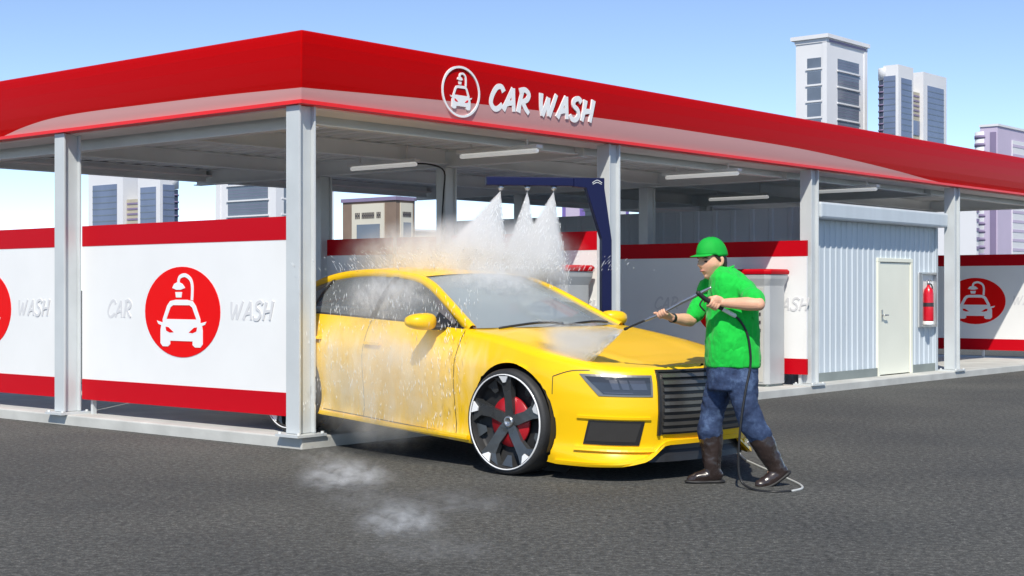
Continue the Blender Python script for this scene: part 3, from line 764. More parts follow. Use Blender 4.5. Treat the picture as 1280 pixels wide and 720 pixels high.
for mir in (False, True):
    m = MB(); patch(m, quad(so2 - .02, si + .012, so - .02, si + .012, .588, .728, mir), .006); hl = cbuild(m, 'headlight', M['lamp_rim'])
    m = MB(); patch(m, quad(so2 + .012, si - .004, so + .022, si - .004, .602, .714, mir), .010); cbuild(m, 'lens', M['lamp'], hl)
    m = MB()
    for a0, a1 in ((.22, .36), (.42, .56), (.62, .92)):
        L0 = so2 + (si - so2) * a0; L1 = so2 + (si - so2) * a1
        patch(m, quad(L0, L1, L0 - .03, L1 - .02, .632, .694, mir), .013, 4, 3)
    patch(m, quad(so2 + .02, so2 + (si - so2) * .62, so2 + .012, so2 + (si - so2) * .62, .606, .614, mir), .013, 8, 1)
    cbuild(m, 'reflector', M['lamp_in'], hl)
    f0 = s_at_x(.585); f1 = s_at_y(-.56)
    m = MB(); patch(m, quad(f0 + .01, f1 + .0, f0 + .05, f1 + .03, .262, .425, mir), .006); fg = cbuild(m, 'bumper_intake', M['trim'])
    m = MB(); patch(m, quad(f0 + .03, f1 - .03, f0 + .065, f1 + .005, .285, .41, mir), .009)
    cbuild(m, 'intake_mesh', M['grille'], fg)
    # crease framing the intake
    m = MB(); patch(m, quad(f0 - .03, f1 + .07, f0 - .03, f1 + .07, .435, .452, mir), .014, 12, 2); patch(m, quad(f0 - .05, f1 + .10, f0 - .05, f1 + .10, .222, .246, mir), .024, 12, 2)
    cbuild(m, 'bumper_crease', M['paint_clean'])
gy = -.445; s0 = s_at_y(gy); s1 = 2 * SL - s0
m = MB(); patch(m, quad(s0 + .015, s1 - .015, s0, s1, .335, .752), .006, 24, 8); gr = cbuild(m, 'grille', M['grille'])
m = MB()
for k in range(9):
    z = .352 + k * .0455
    patch(m, quad(s0 + .03, s1 - .03, s0 + .03, s1 - .03, z, z + .022), .026, 24, 1)
cbuild(m, 'grille_slat', M['slat'], gr)
m = MB(); patch(m, quad(s0 - .004, s0 + .014, s0 - .012, s0 + .006, .33, .758), .02, 2, 8); patch(m, quad(s1 - .014, s1 + .004, s1 - .006, s1 + .012, .33, .758), .02, 2, 8); patch(m, quad(s0 - .01, s1 + .01, s0 - .01, s1 + .01, .752, .764), .02, 24, 1); cbuild(m, 'grille_frame', M['trim'], gr)
m = MB(); q0 = s_at_y(-.50); patch(m, quad(q0, 2 * SL - q0, q0 + .03, 2 * SL - q0 - .03, .15, .262), -.035, 24, 3, False); cbuild(m, 'lower_grille', M['trim'])
m = MB(); l0 = s_at_x(.405)
def lip(t, r):
    s = l0 + (2 * SL - 2 * l0) * t; x, y, _, _ = plan(s)
    return s, z_bot(x, y) + .002 + .030 * r
patch(m, lip, .018, 60, 2)
cbuild(m, 'front_lip', M['paint_clean'])
# shut lines
def seam(m, pts, w=.006, off=.0015):
    P, _ = smooth_path([Vector((a, b, 0)) for a, b in pts], 1, 8)
    for i in range(len(P) - 1):
        a, b = P[i], P[i + 1]; t = (b - a).normalized(); n_ = Vector((-t.y, t.x, 0)) * w / 2
        m.add([surf(q.x, q.y, off) for q in (a - n_, b - n_, b + n_, a + n_)], [(0, 1, 2, 3)])
sA = s_at_x(-.60); sB = s_at_x(-1.74); sC = s_at_x(-2.62)
m = MB(); seam(m, [(sA + .02, .955), (sA + .0, .80), (sA - .02, .5), (sA + .0, .24), (sA, .21)]); seam(m, [(sB, .97), (sB, .6), (sB, .22)])
seam(m, [(sA, .21), (sB, .225), (sC + .3, .23)]); cbuild(m, 'shut_line', M['trim']); m = MB(); seam(m, [(s_at_x(.38), .70), (s_at_x(.5), .742), (s_at_x(.62), .752)]); seam(m, [(s_at_x(.38), .70), (s_at_x(.385), .58)])
cbuild(m, 'shut_line', M['trim'])
m = MB()
for sx_ in (-1.62, -2.45):
    q = s_at_x(sx_); patch(m, quad(q - .1, q + .1, q - .1, q + .1, .79, .812), .03, 8, 2)
cbuild(m, 'door_handle', M['paint_clean'])
# character crease above the sill
m = MB(); patch(m, quad(s_at_x(-2.35), s_at_x(-.46), s_at_x(-2.35), s_at_x(-.46), .185, .215), .018, 30, 2); cbuild(m, 'side_sill', M['paint_clean'])

# greenhouse -------------------------------------------------------
rail = [(-.58, .775, .962), (-.80, .715, 1.058), (-1.05, .650, 1.170), (-1.28, .590, 1.262), (-1.50, .555, 1.315), (-1.80, .545, 1.336), (-2.15, .54, 1.336), (-2.5, .535, 1.302), (-2.8, .53, 1.240), (-3.05, .535, 1.150), (-3.32, .56, 1.02), (-3.46, .58, .96)]
RP, _ = smooth_path([Vector(q) for q in rail], 1, 8)
RX = np.array([-q.x for q in RP]); RY = np.array([q.y for q in RP]); RZ = np.array([q.z for q in RP])
def rl(x): return float(np.interp(-x, RX, RY)), float(np.interp(-x, RX, RZ))
def bl(x):
    s = s_at_x(x); q = surf(s, z_top(x)); return abs(q[1]) - .004, z_top(x)
for sg, nm in ((-1, 'r'), (1, 'l')):
    # side glass
    m = MB(); vs = []; nX, nT = 44, 6; xs = np.linspace(-.74, -3.22, nX + 1)
    for x in xs:
        yb, zb = bl(x); yr, zr = rl(x)
        zr2 = max(zr - .03, zb + .004)
        for k in range(nT + 1):
            t = k / nT; z = zb - .004 + (zr2 - zb + .004) * t; f = (z - zb) / max(zr - zb, .01)
            y = yb + (yr - yb) * f + .022 * math.sin(PI * min(1, max(0, f)))
            vs.append((x, sg * (y - .006), z))
    m.add(vs, [(i * (nT + 1) + k, (i + 1) * (nT + 1) + k, (i + 1) * (nT + 1) + k + 1, i * (nT + 1) + k + 1) for i in range(nX) for k in range(nT)], 0, True)
    cbuild(m, 'side_window', M['glass'])
    # B and C pillars, black window surround
    def strip(m, x0, x1, off=.003):
        vs = []; n_ = 8
        for x in (x0, x1):
            yb, zb = bl(x); yr, zr = rl(x)
            for k in range(n_ + 1):
                f = k / n_; vs.append((x, sg * (yb + (yr - yb) * f + .022 * math.sin(PI * f) + off), zb + (zr - zb) * f))
        m.add(vs, [(k, k + 1, n_ + 2 + k, n_ + 1 + k) for k in range(n_)])
    m = MB(); strip(m, -1.70, -1.77); strip(m, -2.58, -2.62)
    vs = []
    for x in np.linspace(-.60, -3.2, 40):
        yb, zb = bl(x); vs += [(x, sg * (yb + .006), zb - .012), (x, sg * (yb - .004), zb + .014)]
    m.add(vs, [(2 * i, 2 * i + 2, 2 * i + 3, 2 * i + 1) for i in range(39)])
    # mirror-foot triangle
    yb, zb = bl(-.70); yr, zr = rl(-.92); y2, z2 = bl(-.98)
    m.add([(-.66, sg * (yb + .0), zb), (-.98, sg * (y2 + .002), z2 + .004), (-.93, sg * (.80), 1.07)], [(0, 1, 2)])
    cbuild(m, 'window_trim', M['trim'])
    m = MB()
    vs = []
    for x in np.linspace(-3.2, -3.66, 12):
        yb, zb = bl(max(x, -3.6)); yr, zr = rl(max(x, -3.46)); vs += [(x, sg * yb, zb - .004), (x, sg * (yb + yr) / 2 + sg * .01, (zb + max(zr, zb)) / 2), (x, sg * yr, max(zr, zb))]
    m.add(vs, [(3 * i + q, 3 * i + 3 + q, 3 * i + 4 + q, 3 * i + 1 + q) for i in range(11) for q in range(2)], 0, True)
    cbuild(m, 'rear_pillar', M['paint_clean'])
    # roof rail + A pillar, one flattened band
    pts = [Vector((q[0], sg * q[1], q[2])) for q in rail]
    m = MB(); vs = []; PT, _ = smooth_path(pts, 1, 6); nr = 10
    for i, c in enumerate(PT):
        t = (PT[min(i + 1, len(PT) - 1)] - PT[max(i - 1, 0)]).normalized()
        out = Vector((0, sg, .0)); out = (out - t * out.dot(t)).normalized(); upv = t.cross(out); upv = upv if upv.z > 0 else -upv
        w1 = float(np.interp(-c.x, [.58, .9, 1.3, 1.6, 3.4], [.042, .040, .038, .034, .04])); w2 = .030
        for k in range(nr):
            a = 2 * PI * k / nr; ca, sa = math.cos(a), math.sin(a)
            ca = math.copysign(abs(ca) ** .7, ca); sa = math.copysign(abs(sa) ** .7, sa)
            vs.append(c + out * (ca * w2) + upv * (sa * w1 - .012))
    m.add(vs, [(i * nr + k, (i + 1) * nr + k, (i + 1) * nr + (k + 1) % nr, i * nr + (k + 1) % nr) for i in range(len(PT) - 1) for k in range(nr)], 0, True)
    cbuild(m, 'roof_pillar', M['paint_clean'])
    # mirror
    m = MB(); c = Vector((-.86, sg * 1.015, 1.005)); vs = []
    nu, nv = 16, 10
    rs = []
    for i in range(nv + 1):
        a = PI * i / nv - PI / 2
        ring = []
        for k in range(nu):
            b = 2 * PI * k / nu; x_ = math.cos(a) * math.cos(b); z_ = math.cos(a) * math.sin(b); y_ = math.sin(a)
            xx = .085 * math.copysign(abs(x_) ** .8, x_); xx = max(xx, -.05)
            ring.append((c.x + xx - .03 * abs(y_), c.y + sg * .125 * math.copysign(abs(y_) ** .8, y_), c.z + .062 * math.copysign(abs(z_) ** .75, z_) * (1 - .15 * y_)))
        rs.append(ring)
    m.rings(rs); mr = cbuild(m, 'wing_mirror', M['paint_clean'])
    m = MB(); m.tube([(-.80, sg * .86, .965), (-.84, sg * .92, .965), (-.86, sg * .96, .975)], .022, 8); cbuild(m, 'mirror_stalk', M['trim'], mr)
    m = MB(); m.plate(circ(.105, .05, 24), (Vector((-.912, sg * 1.015, 1.005)), Vector((0, 1, 0)), Vector((0, 0, 1)), Vector((-1, 0, 0))), 0, .004); cbuild(m, 'mirror_glass', M['lamp_rim'], mr)
# roof panel
m = MB(); vs = []; xs = np.linspace(-1.42, -2.62, 20); nT = 14
for x in xs:
    yr, zr = rl(x)
    for k in range(nT + 1):
        e = -1 + 2 * k / nT; vs.append((x + (.06 * (1 - e * e) if x > -1.43 else 0), yr * e, zr + .018 + .030 * (1 - e * e)))
m.add(vs, [(i * (nT + 1) + k, (i + 1) * (nT + 1) + k, (i + 1) * (nT + 1) + k + 1, i * (nT + 1) + k + 1) for i in range(19) for k in range(nT)], 0, True); cbuild(m, 'roof', M['paint_clean'])
m = MB(); vs = []; xs = np.linspace(-2.62, -3.6, 16)
for x in xs:
    yr, zr = rl(max(x, -3.46))
    zr = zr if x > -3.46 else .955
    for k in range(nT + 1):
        e = -1 + 2 * k / nT; vs.append((x, yr * e, zr + .016 + .030 * (1 - e * e)))
m.add(vs, [(i * (nT + 1) + k, (i + 1) * (nT + 1) + k, (i + 1) * (nT + 1) + k + 1, i * (nT + 1) + k + 1) for i in range(15) for k in range(nT)], 0, True); cbuild(m, 'rear_window', M['glass'])
# windscreen
m = MB(); vs = []; nR, nT = 18, 18
for r in range(nR + 1):
    x = -.575 + (-1.43 + .575) * r / nR; yr, zr = rl(x)
    for k in range(nT + 1):
        e = -1 + 2 * k / nT; bulge = 1 - e * e; q = 1 - r / nR
        vs.append((x + bulge * (.06 + .13 * q), (yr - .004) * e, zr + .006 + bulge * (.038 * (1 - q) + .012 * q)))
m.add(vs, [(i * (nT + 1) + k, (i + 1) * (nT + 1) + k, (i + 1) * (nT + 1) + k + 1, i * (nT + 1) + k + 1) for i in range(nR) for k in range(nT)], 0, True); ws = cbuild(m, 'windscreen', M['screen'])
m = MB()
for y0, y1 in ((-.62, -.02), (-.05, .50)):
    m.tube([(-.40 - .1 * abs(y0), y0, .985 - .02 * abs(y0)), (-.37, (y0 + y1) / 2, 1.012), (-.42 - .08 * abs(y1), y1, 1.0)], .009, 6)
cbuild(m, 'wiper', M['trim'])
# seats, dash and wheel behind the glass
m = MB()
for y in (-.36, .36):
    m.tube([(-1.62, y, .95), (-1.72, y, 1.10)], .16, 12, flat=(Vector((1, 0, 0)), .5)); m.tube([(-1.76, y, 1.15), (-1.79, y, 1.22)], .09, 10, flat=(Vector((1, 0, 0)), .5))
cbuild(m, 'seat', M['seat'])
m = MB(); m.tube([(-.80, -.62, .975), (-.72, 0, .985), (-.80, .62, .975)], .05, 8); cbuild(m, 'dashboard', M['trim'])
m = MB(); pts = []
for k in range(25):
    a = 2 * PI * k / 24; pts.append((-1.08 + .06 * math.sin(a), .36 + .17 * math.cos(a), 1.0 + .15 * math.sin(a)))
m.tube(pts, .014, 8, cap=False, sub=1); cbuild(m, 'steering_wheel', M['trim'])

# wheels
def wheel(wx, sg, steer=0):
    cy_ = .86 if wx > -1 else .80
    t = MB(); w = .125
    t.lathe([(.315, -w + .02), (.325, -w), (.350, -w + .004), (.363, -w + .03), (.365, 0), (.363, w - .03), (.350, w - .004), (.325, w), (.315, w - .02)], 56, 'y', 0, (0, 0, 0), True)
    obj = []
    def wb(mb, name, mt, par=None):
        mb.v = [(x * CS, y * CS * -sg * -1 if False else y * CS, z * CS) for x, y, z in mb.v]
        return mb.build(name, mt, par, base=Vector((0, 0, 0)))
    # outer face towards +y in wheel space (mirrored by rotation)
    m = MB(); m.lathe([(.3195, .126), (.3205, .131), (.3275, .134), (.330, .120)], 56, 'y')
    w0 = wb(m, 'wheel', M['rim_white'], car)
    wb(t, 'tyre', M['tyre'], w0)
    m = MB(); m.lathe([(.0, .030), (.10, .030), (.300, .03), (.3185, .05), (.3190, .1295)], 40, 'y'); wb(m, 'barrel', M['black'], w0)
    m = MB(); m.lathe([(.05, .062), (.172, .064), (.177, .05), (.05, .05)], 40, 'y'); wb(m, 'brake_disc', M['caliper'], w0)
    sp = MB()
    for k in range(5):
        a = R(90) + 2 * PI * k / 5; 
        def rp(r, da, y): return (r * math.cos(a + da), y, r * math.sin(a + da))
        P0 = [rp(.05, -.8, .078), rp(.09, -.40, .082), rp(.17, -.20, .092), rp(.25, -.22, .098), rp(.3165, -.40, .104), rp(.3165, .14, .116), rp(.25, .14, .108), rp(.17, .22, .098), rp(.09, .50, .086), rp(.05, .8, .080)]
        P1 = [(x, .056, z) for x, y, z in P0]
        n_ = len(P0)
        sp.add(P0 + P1, [(0, 1, 8, 9), (1, 2, 7, 8), (2, 3, 6, 7), (3, 4, 5, 6)] + [(i, (i + 1) % n_, n_ + (i + 1) % n_, n_ + i) for i in range(n_)])
        # secondary blade
        a2 = a + PI / 5 * 1.05
        Q0 = [(r * math.cos(a2 + d), y, r * math.sin(a2 + d)) for r, d, y in ((.235, -.10, .06), (.313, -.16, .075), (.313, .16, .075), (.235, .06, .06))]
        sp.add(Q0, [(0, 1, 2, 3)])
    wb(sp, 'spoke', M['rim_grey'], w0)
    for k in range(5):
        ac = MB(); a = R(90) + 2 * PI * k / 5 - .06
        Q = [(r * math.cos(a + d), y, r * math.sin(a + d)) for r, d, y in ((.317, -.13, .128), (.317, .13, .128), (.272, .04, .118), (.270, -.05, .118))]
        Q2 = [(x, y - .01, z) for x, y, z in Q]
        ac.add(Q + Q2, [(0, 1, 2, 3), (0, 4, 5, 1), (1, 5, 6, 2), (2, 6, 7, 3), (3, 7, 4, 0)]); wb(ac, 'white_insert', M['rim_white'], w0)
    m = MB(); m.lathe([(0, .086), (.022, .086), (.024, .092), (.036, .092), (.040, .082), (.042, .07)], 24, 'y'); wb(m, 'hub_cap', M['metal'], w0)
    w0.location = (wx * CS, sg * cy_ * CS, .36 * CS)
    w0.rotation_euler = (0, 0, (PI if sg < 0 else 0) + steer)
    return w0
wheel(0, -1, R(5)); wheel(0, 1, R(5)); wheel(-2.74, -1); wheel(-2.74, 1)

# ------------------------------------------------------------------ man with the lance
PK = 179.0; PY0 = 10.28
def J(a, b, d=0.0):
    """body coordinates: a right, b down (units of 1/179 m, as drawn on the figure study), d metres away from the viewer"""
    return Vector(((a - 905) / PK, d, (604 - b) / PK))
PLOC = Vector(((905 - 640) / 1843 * PY0, PY0, 0))
man = bpy.data.objects.new('person', None); col.objects.link(man); man.location = PLOC; BASE[man.name] = Vector((0, 0, 0))
tag(man, 'person in green cap and t-shirt, jeans and brown boots aiming a pressure lance', 'person')
def pb(mb, name, m, voxel=None, sm=2, parent=man):
    o = mb.build(name, m, parent, base=Vector((0, 0, 0)))
    if voxel: fuse(o, voxel, sm)
    return o
# head frame: faces left and a little towards the viewer, chin down
HC = J(889.5, 327, -.03); yaw = R(180 + 32); pit = R(6)
HF = Vector((math.cos(yaw) * math.cos(pit), math.sin(yaw) * math.cos(pit), -math.sin(pit))); HS = Vector((0, 0, 1)).cross(HF).normalized(); HU = HF.cross(HS)
def hp(f, s, u): return HC + (HF * f + HS * s + HU * (u - .004)) * 1.06
def head(m):
    nu, nv = 56, 44; rs = []
    for i in range(1, nv):
        a = -PI / 2 + PI * i / nv; ring = []
        for k in range(nu):
            b = 2 * PI * k / nu
            f = math.cos(a) * math.cos(b); s = math.cos(a) * math.sin(b); u = math.sin(a)
            F = .098 * f; S_ = .076 * s; U_ = .122 * u
            if f > 0:
                # flatten the face, narrow the jaw
                F *= 1 - .06 * max(0, -u); 
            if u < -.2: S_ *= 1 - .30 * min(1, (-u - .2) / .8) * (1 if f > -.2 else .6)
            if f < 0 and u < 0: F *= 1 - .25 * (-u)          # occiput into the neck
            def gs(f0, s0, u0, wf, wu, ws): return math.exp(-((s - s0) / ws) ** 2 - ((u - u0) / wu) ** 2) * (1 if f > 0 else 0)
            F += .030 * gs(0, 0, -.10, 0, .13, .14) + .016 * gs(0, 0, .06, 0, .16, .10)      # nose
            F += .007 * gs(0, 0, .24, 0, .10, .5)                                             # brow
            F -= .010 * (gs(0, .38, .08, 0, .10, .20) + gs(0, -.38, .08, 0, .10, .20))         # sockets
            F += .009 * gs(0, 0, -.42, 0, .10, .22)                                           # lips
            F += .016 * gs(0, 0, -.80, 0, .16, .30)                                           # chin
            F -= .006 * gs(0, 0, -.62, 0, .08, .3)
            S_ += math.copysign(.006, s) * math.exp(-((f - .45) / .3) ** 2 - ((u + .12) / .22) ** 2)  # cheekbones
            ring.append(hp(F, S_, U_))
        rs.append(ring)
    m.rings(rs)
    for sg in (-1, 1):   # ears
        P = [hp(-.005, sg * .074, .028), hp(-.018, sg * .084, .020), hp(-.016, sg * .084, -.008), hp(-.004, sg * .076, -.026)]
        m.tube(P, [.010, .013, .012, .008], 8, flat=(HS, .55))
bd = MB(); head(bd)
SHn, SHf = J(925, 361, -.16), J(893, 357, .13)                     # shoulders: near (left arm), far (right arm)
ELn, WRn = J(937, 380, -.37), J(896, 378.5, -.275)
ELf, WRf = J(864, 401, .06), J(838, 397.5, -.08)
bd.tube([J(909, 366, -.03), J(902, 350, -.03), J(897, 340, -.03)], [.072, .060, .060], 14)
bd.tube([J(916, 470, -.06), J(916, 440, -.06), J(915, 405, -.05), J(914, 375, -.04), J(911, 357, -.03)], [.105, .118, .135, .14, .08], 18)
bd.tube([J(914, 366, -.08), SHn, SHn.lerp(ELn, .5), ELn], [.07, .062, .054, .045], 14)
bd.tube([ELn, ELn.lerp(WRn, .3), ELn.lerp(WRn, .7), WRn], [.044, .047, .037, .028], 14)
bd.tube([J(905, 366, .05), SHf, SHf.lerp(ELf, .5), ELf], [.07, .060, .054, .045], 14)
bd.tube([ELf, ELf.lerp(WRf, .3), ELf.lerp(WRf, .7), WRf], [.043, .045, .036, .027], 14)
# legs under the jeans, feet inside the boots
HPf, KNf, ANf = J(904, 470, .03), J(891, 512, .03), J(890, 585, .02)
HPn, KNn, ANn = J(924, 470, -.14), J(929, 514, -.15), J(964, 580, -.13)
bd.tube([HPf, KNf, ANf], [.070, .048, .034], 12); bd.tube([ANf, J(872, 598, .005)], [.030, .018], 10)
bd.tube([HPn, KNn, ANn], [.070, .048, .034], 12); bd.tube([ANn, J(953, 598, -.15)], [.030, .018], 10)
# gripping hands
GUN0, GUN1 = J(862, 368.5, -.315), J(908, 391.5, -.235)             # trigger body / connector line
W_A, W_B, W_T = J(866, 366.5, -.30), J(825, 391.0, -.155), J(781.5, 411.5, -.01)
def grip(m, c, d, wrist, rg=.027, th=.0088, thumb=1, spread=.019):
    d = d.normalized(); p = (c - wrist); p = (p - d * p.dot(d)).normalized(); e1 = -p; e2 = d.cross(e1).normalized()
    # palm
    pc = c + e1 * (rg + .010)
    m.tube([wrist, wrist.lerp(pc, .5) + e1 * .004, pc + e2 * .004], [.026, .033, .036], 12, flat=((e2 + e1 * .3).normalized(), .62))
    for k in range(4):
        off = d * ((k - 1.5) * spread); L_ = (.92, 1.0, .97, .82)[k]
        pts = []
        for q in range(6):
            a = R(8) + R(215) * L_ * q / 5; r = rg + .006 * (1 - q / 5)
            pts.append(c + off + e1 * (math.cos(a) * r) + e2 * (math.sin(a) * r))
        m.tube([pc + off * .9 - p * .012] + pts, [th * 1.25, th * 1.18, th * 1.1, th * 1.05, th, th * .95, th * .82], 9, sub=3)
    t0 = pc + d * thumb * .030; pts = [pc + d * thumb * .012 - p * .02, t0]
    for q in range(3):
        a = -R(30) - R(50) * q; pts.append(c + d * thumb * (.040 + .006 * q) + e1 * math.cos(a) * (rg + .004) + e2 * math.sin(a) * (rg + .002))
    m.tube(pts, [.014, .013, .0115, .0105, .009], 9, sub=3)
GRIPC = J(884.5, 380, -.275)
grip(bd, GRIPC, GUN1 - GUN0, WRn, rg=.026, thumb=-1)
grip(bd, W_B, W_T - W_A, WRf, rg=.020, thumb=1, spread=.0185)
body_p = pb(bd, 'body', M['skin'], .0045, 2)
for sg in (-1, 1):
    m = MB(); m.tube([hp(.083, sg * .028, .010), hp(.080, sg * .040, .009)], .0065, 8); pb(m, 'eye', M['eye'])
    m = MB(); m.tube([hp(.094, sg * .016, .030), hp(.088, sg * .038, .034), hp(.074, sg * .052, .029)], [.003, .0045, .003], 6); pb(m, 'eyebrow', M['hair'])
m = MB(); m.tube([hp(.088, -.022, -.052), hp(.101, 0, -.051), hp(.088, .022, -.052)], [.003, .0055, .003], 6); pb(m, 'lips', M['lips'])
# hair below the cap
m = MB(); nu, nv = 30, 14; rs = []
for i in range(nv):
    u = -.055 + .115 * i / (nv - 1); ring = []
    rr = math.sqrt(max(0, 1 - (u / .135) ** 2)); lim = np.interp(u, [-.055, -.02, .02, .06], [118, 104, 78, 60])
    for k in range(nu):
        b = R(lim) + (2 * PI - 2 * R(lim)) * k / (nu - 1)
        ring.append((b, u, rr))
    rs.append(ring)
vo, vi = [], []
for ring in rs:
    for b, u, rr in ring:
        j = .002 * math.sin(b * 23) 
        vo.append(hp((.104 + j) * rr * math.cos(b) - (.012 if u < -.02 else 0) * -1 * 0, (.083 + j) * rr * math.sin(b), u)); vi.append(hp(.08 * rr * math.cos(b), .06 * rr * math.sin(b), u))
nN = len(vo); fs = []
for i in range(nv - 1):
    for k in range(nu - 1):
        a = i * nu + k; fs += [(a, a + 1, a + nu + 1, a + nu), (nN + a + 1, nN + a, nN + a + nu, nN + a + nu + 1)]
for k in range(nu - 1): fs += [(k + 1, k, nN + k, nN + k + 1), ((nv - 1) * nu + k, (nv - 1) * nu + k + 1, nN + (nv - 1) * nu + k + 1, nN + (nv - 1) * nu + k)]
for i in range(nv - 1): fs += [(i * nu, (i + 1) * nu, nN + (i + 1) * nu, nN + i * nu), ((i + 1) * nu + nu - 1, i * nu + nu - 1, nN + i * nu + nu - 1, nN + (i + 1) * nu + nu - 1)]
m.add(vo + vi, fs, 0, True); pb(m, 'hair', M['hair'])
# cap
m = MB(); nu, nv = 40, 12; rs = []
for i in range(nv):
    a = PI / 2 * i / nv; ring = []
    for k in range(nu):
        b = 2 * PI * k / nu; base_u = .056 + .004 * math.cos(b)
        seam_ = 1 - .006 * (abs(math.sin(3 * b)) < .08)
        ring.append(hp(.112 * math.cos(a) ** .75 * math.cos(b) * seam_ - .004, .089 * math.cos(a) ** .75 * math.sin(b) * seam_, base_u - .02 * (1 if b != 0 else 1) * (math.cos(a) if math.cos(b) < .2 else .4) + .112 * math.sin(a)))
    rs.append(ring)
rs.append([hp(-.004 + .004 * math.cos(2 * PI * k / nu), .004 * math.sin(2 * PI * k / nu), .153) for k in range(nu)])
m.rings(rs); cap = pb(m, 'cap', M['cap'])
m = MB(); vs = []; nA, nB = 18, 8
for top_ in (0, 1):
    for i in range(nA + 1):
        b = R(-68) + R(136) * i / nA
        for k in range(nB + 1):
            t = k / nB; ext = .064 * math.cos(b) ** .55 * t
            f = .106 * math.cos(b) + ext; s = .084 * math.sin(b) * (1 - .06 * t)
            vs.append(hp(f, s, .058 - .12 * ext * 1.0 - .10 * abs(s) * t * 3.2 * abs(s) / .08 * .3 - .004 * top_))
q = (nA + 1) * (nB + 1); fs = []
for i in range(nA):
    for k in range(nB):
        a = i * (nB + 1) + k; fs += [(a, a + 1, a + nB + 2, a + nB + 1), (q + a + 1, q + a, q + a + nB + 1, q + a + nB + 2)]
for i in range(nA):
    a = i * (nB + 1) + nB; fs.append((a, a + nB + 1, q + a + nB + 1, q + a))
m.add(vs, fs, 0, True); pb(m, 'cap_brim', M['cap'], parent=cap)
m = MB(); m.tube([hp(-.004, 0, .150), hp(-.004, 0, .156)], .007, 8); pb(m, 'cap_button', M['cap'], parent=cap)

def ering(c, rx, ry, n=28, tilt=0, sq=.85):
    o = []
    for k in range(n):
        a = 2 * PI * k / n; ca, sa = math.cos(a), math.sin(a)
        o.append(c + Vector((math.copysign(abs(ca) ** sq, ca) * rx, math.copysign(abs(sa) ** sq, sa) * ry, math.copysign(abs(ca) ** sq, ca) * rx * tilt)))
    return o
def wrinkle(o, amp, sc, seed=0, dirv=(1, 1, 1)):
    for v in o.data.vertices:
        q = Vector((v.co.x * sc * dirv[0] + seed, v.co.y * sc * dirv[1], v.co.z * sc * dirv[2]))
        d = mnoise.fractal(q, 1.0, 2.1, 4) + .5 * (1 - abs(mnoise.noise(q * 1.7)) * 2)
        v.co += v.normal * (amp * d)
# t-shirt
m = MB()
tr = [(458, 914.5, 33.5, .165), (446, 914.5, 33.5, .168), (425, 914.0, 33.5, .17), (405, 914.5, 32.5, .165), (388, 915, 32, .172), (370, 915, 31, .182), (358, 914, 28.5, .185), (349, 911, 25, .165), (343, 909, 20, .13), (338, 905, 15, .085), (335, 903, 13, .072)]
rs = []
for b, a, w, dpt in tr: rs.append(ering(J(a, b, -.035 - .02 * (b > 400)), w / PK, dpt, 30, 0.0 if b > 350 else -.10))
m.rings(rs)
m.tube([J(913, 368, -.09), SHn + Vector((0, .02, .0)), SHn.lerp(ELn, .45), SHn.lerp(ELn, .78)], [.095, .076, .066, .066], 18)
m.tube([J(906, 350, -.03), J(919, 355, -.09), SHn.lerp(ELn, .12)], [.070, .074, .074], 18)
m.tube([J(904, 364, .05), SHf, SHf.lerp(ELf, .45), SHf.lerp(ELf, .82)], [.090, .078, .066, .064], 18)
sh = pb(m, 't_shirt', M['shirt'], .008, 12); wrinkle(sh, .011, 8.0, 3.1, (1.35, 1.2, .7))
m = MB(); c_ = J(903, 338, -.035); m.tube([c_ + Vector((math.cos(a) * .073, math.sin(a) * .073, -.05 * math.cos(a) * -.6 - .004)) for a in [2 * PI * k / 16 for k in range(17)]], .008, 8, cap=False, sub=2); pb(m, 'collar', M['shirt'], parent=sh)
# jeans
m = MB()
rs = [ering(J(a, b, -.055), w / PK, d_, 26) for b, a, w, d_ in ((452, 914, 30, .150), (462, 914, 31, .158), (475, 914, 31, .162), (486, 912, 28, .15))]
m.rings(rs)
m.tube([J(904, 476, .02), J(896, 495, .02), J(892, 512, .03), J(889, 528, .03), J(888, 541, .03)], [.106, .092, .082, .082, .088], 18)
m.tube([J(924, 476, -.13), J(926, 495, -.14), J(930, 512, -.15), J(937, 528, -.145), J(945, 541, -.14)], [.106, .096, .088, .086, .086], 18)
jn = pb(m, 'jeans', M['denim'], .009, 4); wrinkle(jn, .012, 8.5, 9.2, (1, 1, 1.0))
# boots
def boot(shaft, rs_, foot, rf_, sole_pts, sole_r):
    m = MB(); m.tube(shaft, rs_, 18); m.tube(foot, rf_, 16)
    b = pb(m, 'boot', M['boot'], .007, 3); wrinkle(b, .005, 11, 2.0)
    m = MB(); m.tube(sole_pts, sole_r, 12, flat=((Vector(sole_pts[-1]) - Vector(sole_pts[0])).cross(Vector((0, 1, 0))).normalized(), .38)); pb(m, 'sole', M['sole'], parent=b)
boot([J(889, 535, .03), J(890, 552, .03), J(890, 570, .025), J(891, 586, .02), J(892, 594, .02)], [.080, .080, .068, .058, .056], [J(895, 594, .02), J(884, 595, .015), J(872, 598, .005), J(864, 599.5, .0)], [.050, .050, .044, .032], [J(899, 602, .02), J(885, 602, .012), J(872, 602.2, .004), J(862, 601.8, .0)], [.046, .042, .048, .036])
boot([J(943, 537, -.14), J(950, 552, -.14), J(958, 567, -.135), J(965, 580, -.13), J(967, 586, -.13)], [.080, .080, .070, .060, .056], [J(971, 586, -.13), J(962, 593, -.14), J(953, 599, -.15), J(945, 602, -.155)], [.048, .050, .044, .034], [J(978, 590, -.13), J(967, 598, -.138), J(955, 604.2, -.15), J(943, 606.2, -.158)], [.042, .042, .046, .036])
m = MB(); ax = (WRf - ELf).normalized(); wc = WRf - ax * .012
m.tube([wc - ax * .012, wc + ax * .012], .033, 14, cap=False); pb(m, 'wristband', M['trim'])

